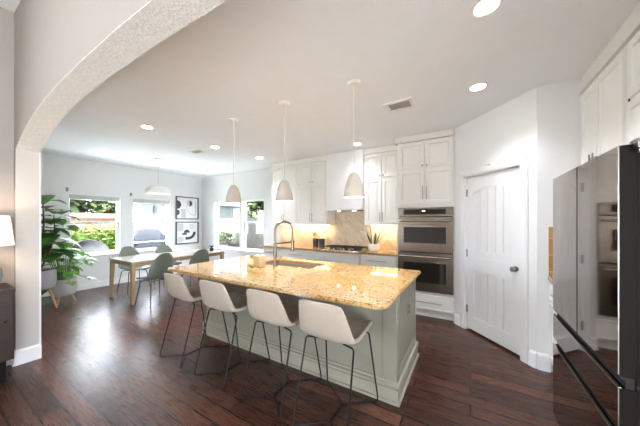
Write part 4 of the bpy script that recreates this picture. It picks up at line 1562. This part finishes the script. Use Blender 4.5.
TG = 'trees beyond the garden fence'
for x, y, h, r in ((-21.2, 1.0, 5.4, 1.25), (-21.3, 4.2, 5.8, 1.25), (-21.2, 7.4, 5.2, 1.25), (-21.3, 10.6, 5.8, 1.25), (-21.2, 13.8, 5.4, 1.25), (-24.6, 2.6, 7.4, 1.3), (-24.6, 5.8, 7.0, 1.3), (-24.6, 9.0, 7.6, 1.3), (-24.6, 12.2, 7.2, 1.3), (-24.6, 15.4, 7.2, 1.3)):
    tree('tall bushy tree beyond the cedar garden fence', x, y, h, r, TG)
t = tree('leafy tree beyond the grey fence outside the kitchen windows', -8.3, 9.2, 4.2, 1.2, None)

# neighbour's house beyond the grey fence
t = thing('neighbour_house', 'pale neighbouring house with lap siding beyond the grey fence', 'house', (-9, 12.5, GZ))
hb = MB().box(-8, 8, 0.05, 4, 0, 5.0)
for i in range(26):
    z = i * 0.19
    hb.poly([(0.05, z), (0.0, z), (0.04, z + 0.19), (0.05, z + 0.19)], -8, 8, YZ)
obj('siding', hb, 'siding', t, smooth=0)
obj('roof', MB().poly([(-8.4, 4.95), (8.4, 4.95), (6, 7), (-6, 7)], -0.4, 4.4, XZ), 'inkl', t)

# white outbuilding with lanterns
t = thing('garden_building', 'white outbuilding wall with two dark lanterns beyond the covered grill', 'building', (-14.0, 7.2, GZ))
wb = MB().box(-2.6, 0, -1.15, 5, 0, 2.62)
for i in range(12):
    y = -1.0 + i * 0.5
    wb.box(0, 0.025, y - 0.03, y + 0.03, 0, 2.6)
obj('wall', wb, 'siding', t, smooth=0)
obj('eave', MB().box(-2.7, 0.25, -1.4, 5.2, 2.62, 2.74), 'siding', t, smooth=0)
for y in (-0.55, 0.95):
    m = MB().box(0.025, 0.05, y - 0.06, y + 0.06, 2.05, 2.4, 0.01).box(0.06, 0.18, y - 0.06, y + 0.06, 2.02, 2.3, 0.01)
    m.tube([(0.03, y, 2.34), (0.12, y, 2.38), (0.12, y, 2.28)], 0.012, 6)
    plabel(obj('lantern', m, 'sconce', t), 'dark wall lantern')

t = thing('covered_grill', 'grill under a grey fabric cover on the patio outside the second window', 'grill', (-9.9, 4.45, GZ + 0.04))
cv_ = MB()
rings = []
for z, hx_, hy_ in ((0.0, 0.42, 0.78), (0.25, 0.38, 0.74), (0.85, 0.36, 0.72), (0.97, 0.33, 0.66), (1.12, 0.27, 0.45), (1.26, 0.16, 0.36), (1.30, 0.08, 0.2)):
    ring = []
    for i in range(40):
        a = 2 * PI * i / 40
        c_, s_ = math.cos(a), math.sin(a)
        e_ = 0.35
        w_ = 1 + (0.05 * math.sin(a * 7 + z * 2) if z < 0.9 else 0.015 * math.sin(a * 5))
        ring.append(cv_.bm.verts.new((hx_ * w_ * math.copysign(abs(c_) ** e_, c_), hy_ * w_ * math.copysign(abs(s_) ** e_, s_), z)))
    rings.append(ring)
for a, b in zip(rings, rings[1:]):
    for i in range(40):
        cv_.bm.faces.new((a[i], a[(i + 1) % 40], b[(i + 1) % 40], b[i]))
cv_.bm.faces.new(rings[-1])
obj('fabric_cover', cv_, 'cover', t, smooth=60)
obj('cover_strap', MB().box(0.355, 0.375, -0.7, 0.7, 0.83, 0.87, 0.004), 'inkl', t)

t = thing('patio_chair', 'round grey wicker patio chair out on the lawn', 'chair', (-9.2, 2.72, GZ))
bw_ = MB().lathe([(0, 0.0), (0.2, 0.02), (0.34, 0.09), (0.42, 0.2), (0.40, 0.21), (0.32, 0.11), (0.19, 0.05), (0, 0.03)], (0, 0, 0), 36)
rm = Euler((0, math.radians(48), 0)).to_matrix()
for v in bw_.bm.verts:
    v.co = rm @ v.co + Vector((-0.12, 0, 0.62))
obj('basket_seat', bw_, 'wicker', t, smooth=60)
for a in (0.7, 2.4, 3.9, 5.5):
    obj('leg', MB().tube([(0.1 * math.cos(a), 0.1 * math.sin(a), 0.66), (0.3 * math.cos(a), 0.3 * math.sin(a), 0)], 0.013, 8), 'sconce', t)

t = thing('garden_planter', 'dark planter with shrubs in front of the grey fence', 'planter', (-8.1, 6.3, GZ))
obj('box', MB().box(-0.5, 0.5, -0.18, 0.18, 0, 0.75, 0.01), 'sconce', t)
f = MB()
for i in range(4):
    leafball(f, (-0.36 + i * 0.24, 0, 0.95), 0.2, 0.2, 0.3, 160, 0.1, rnd)
obj('foliage', f, 'tree', t, smooth=0)
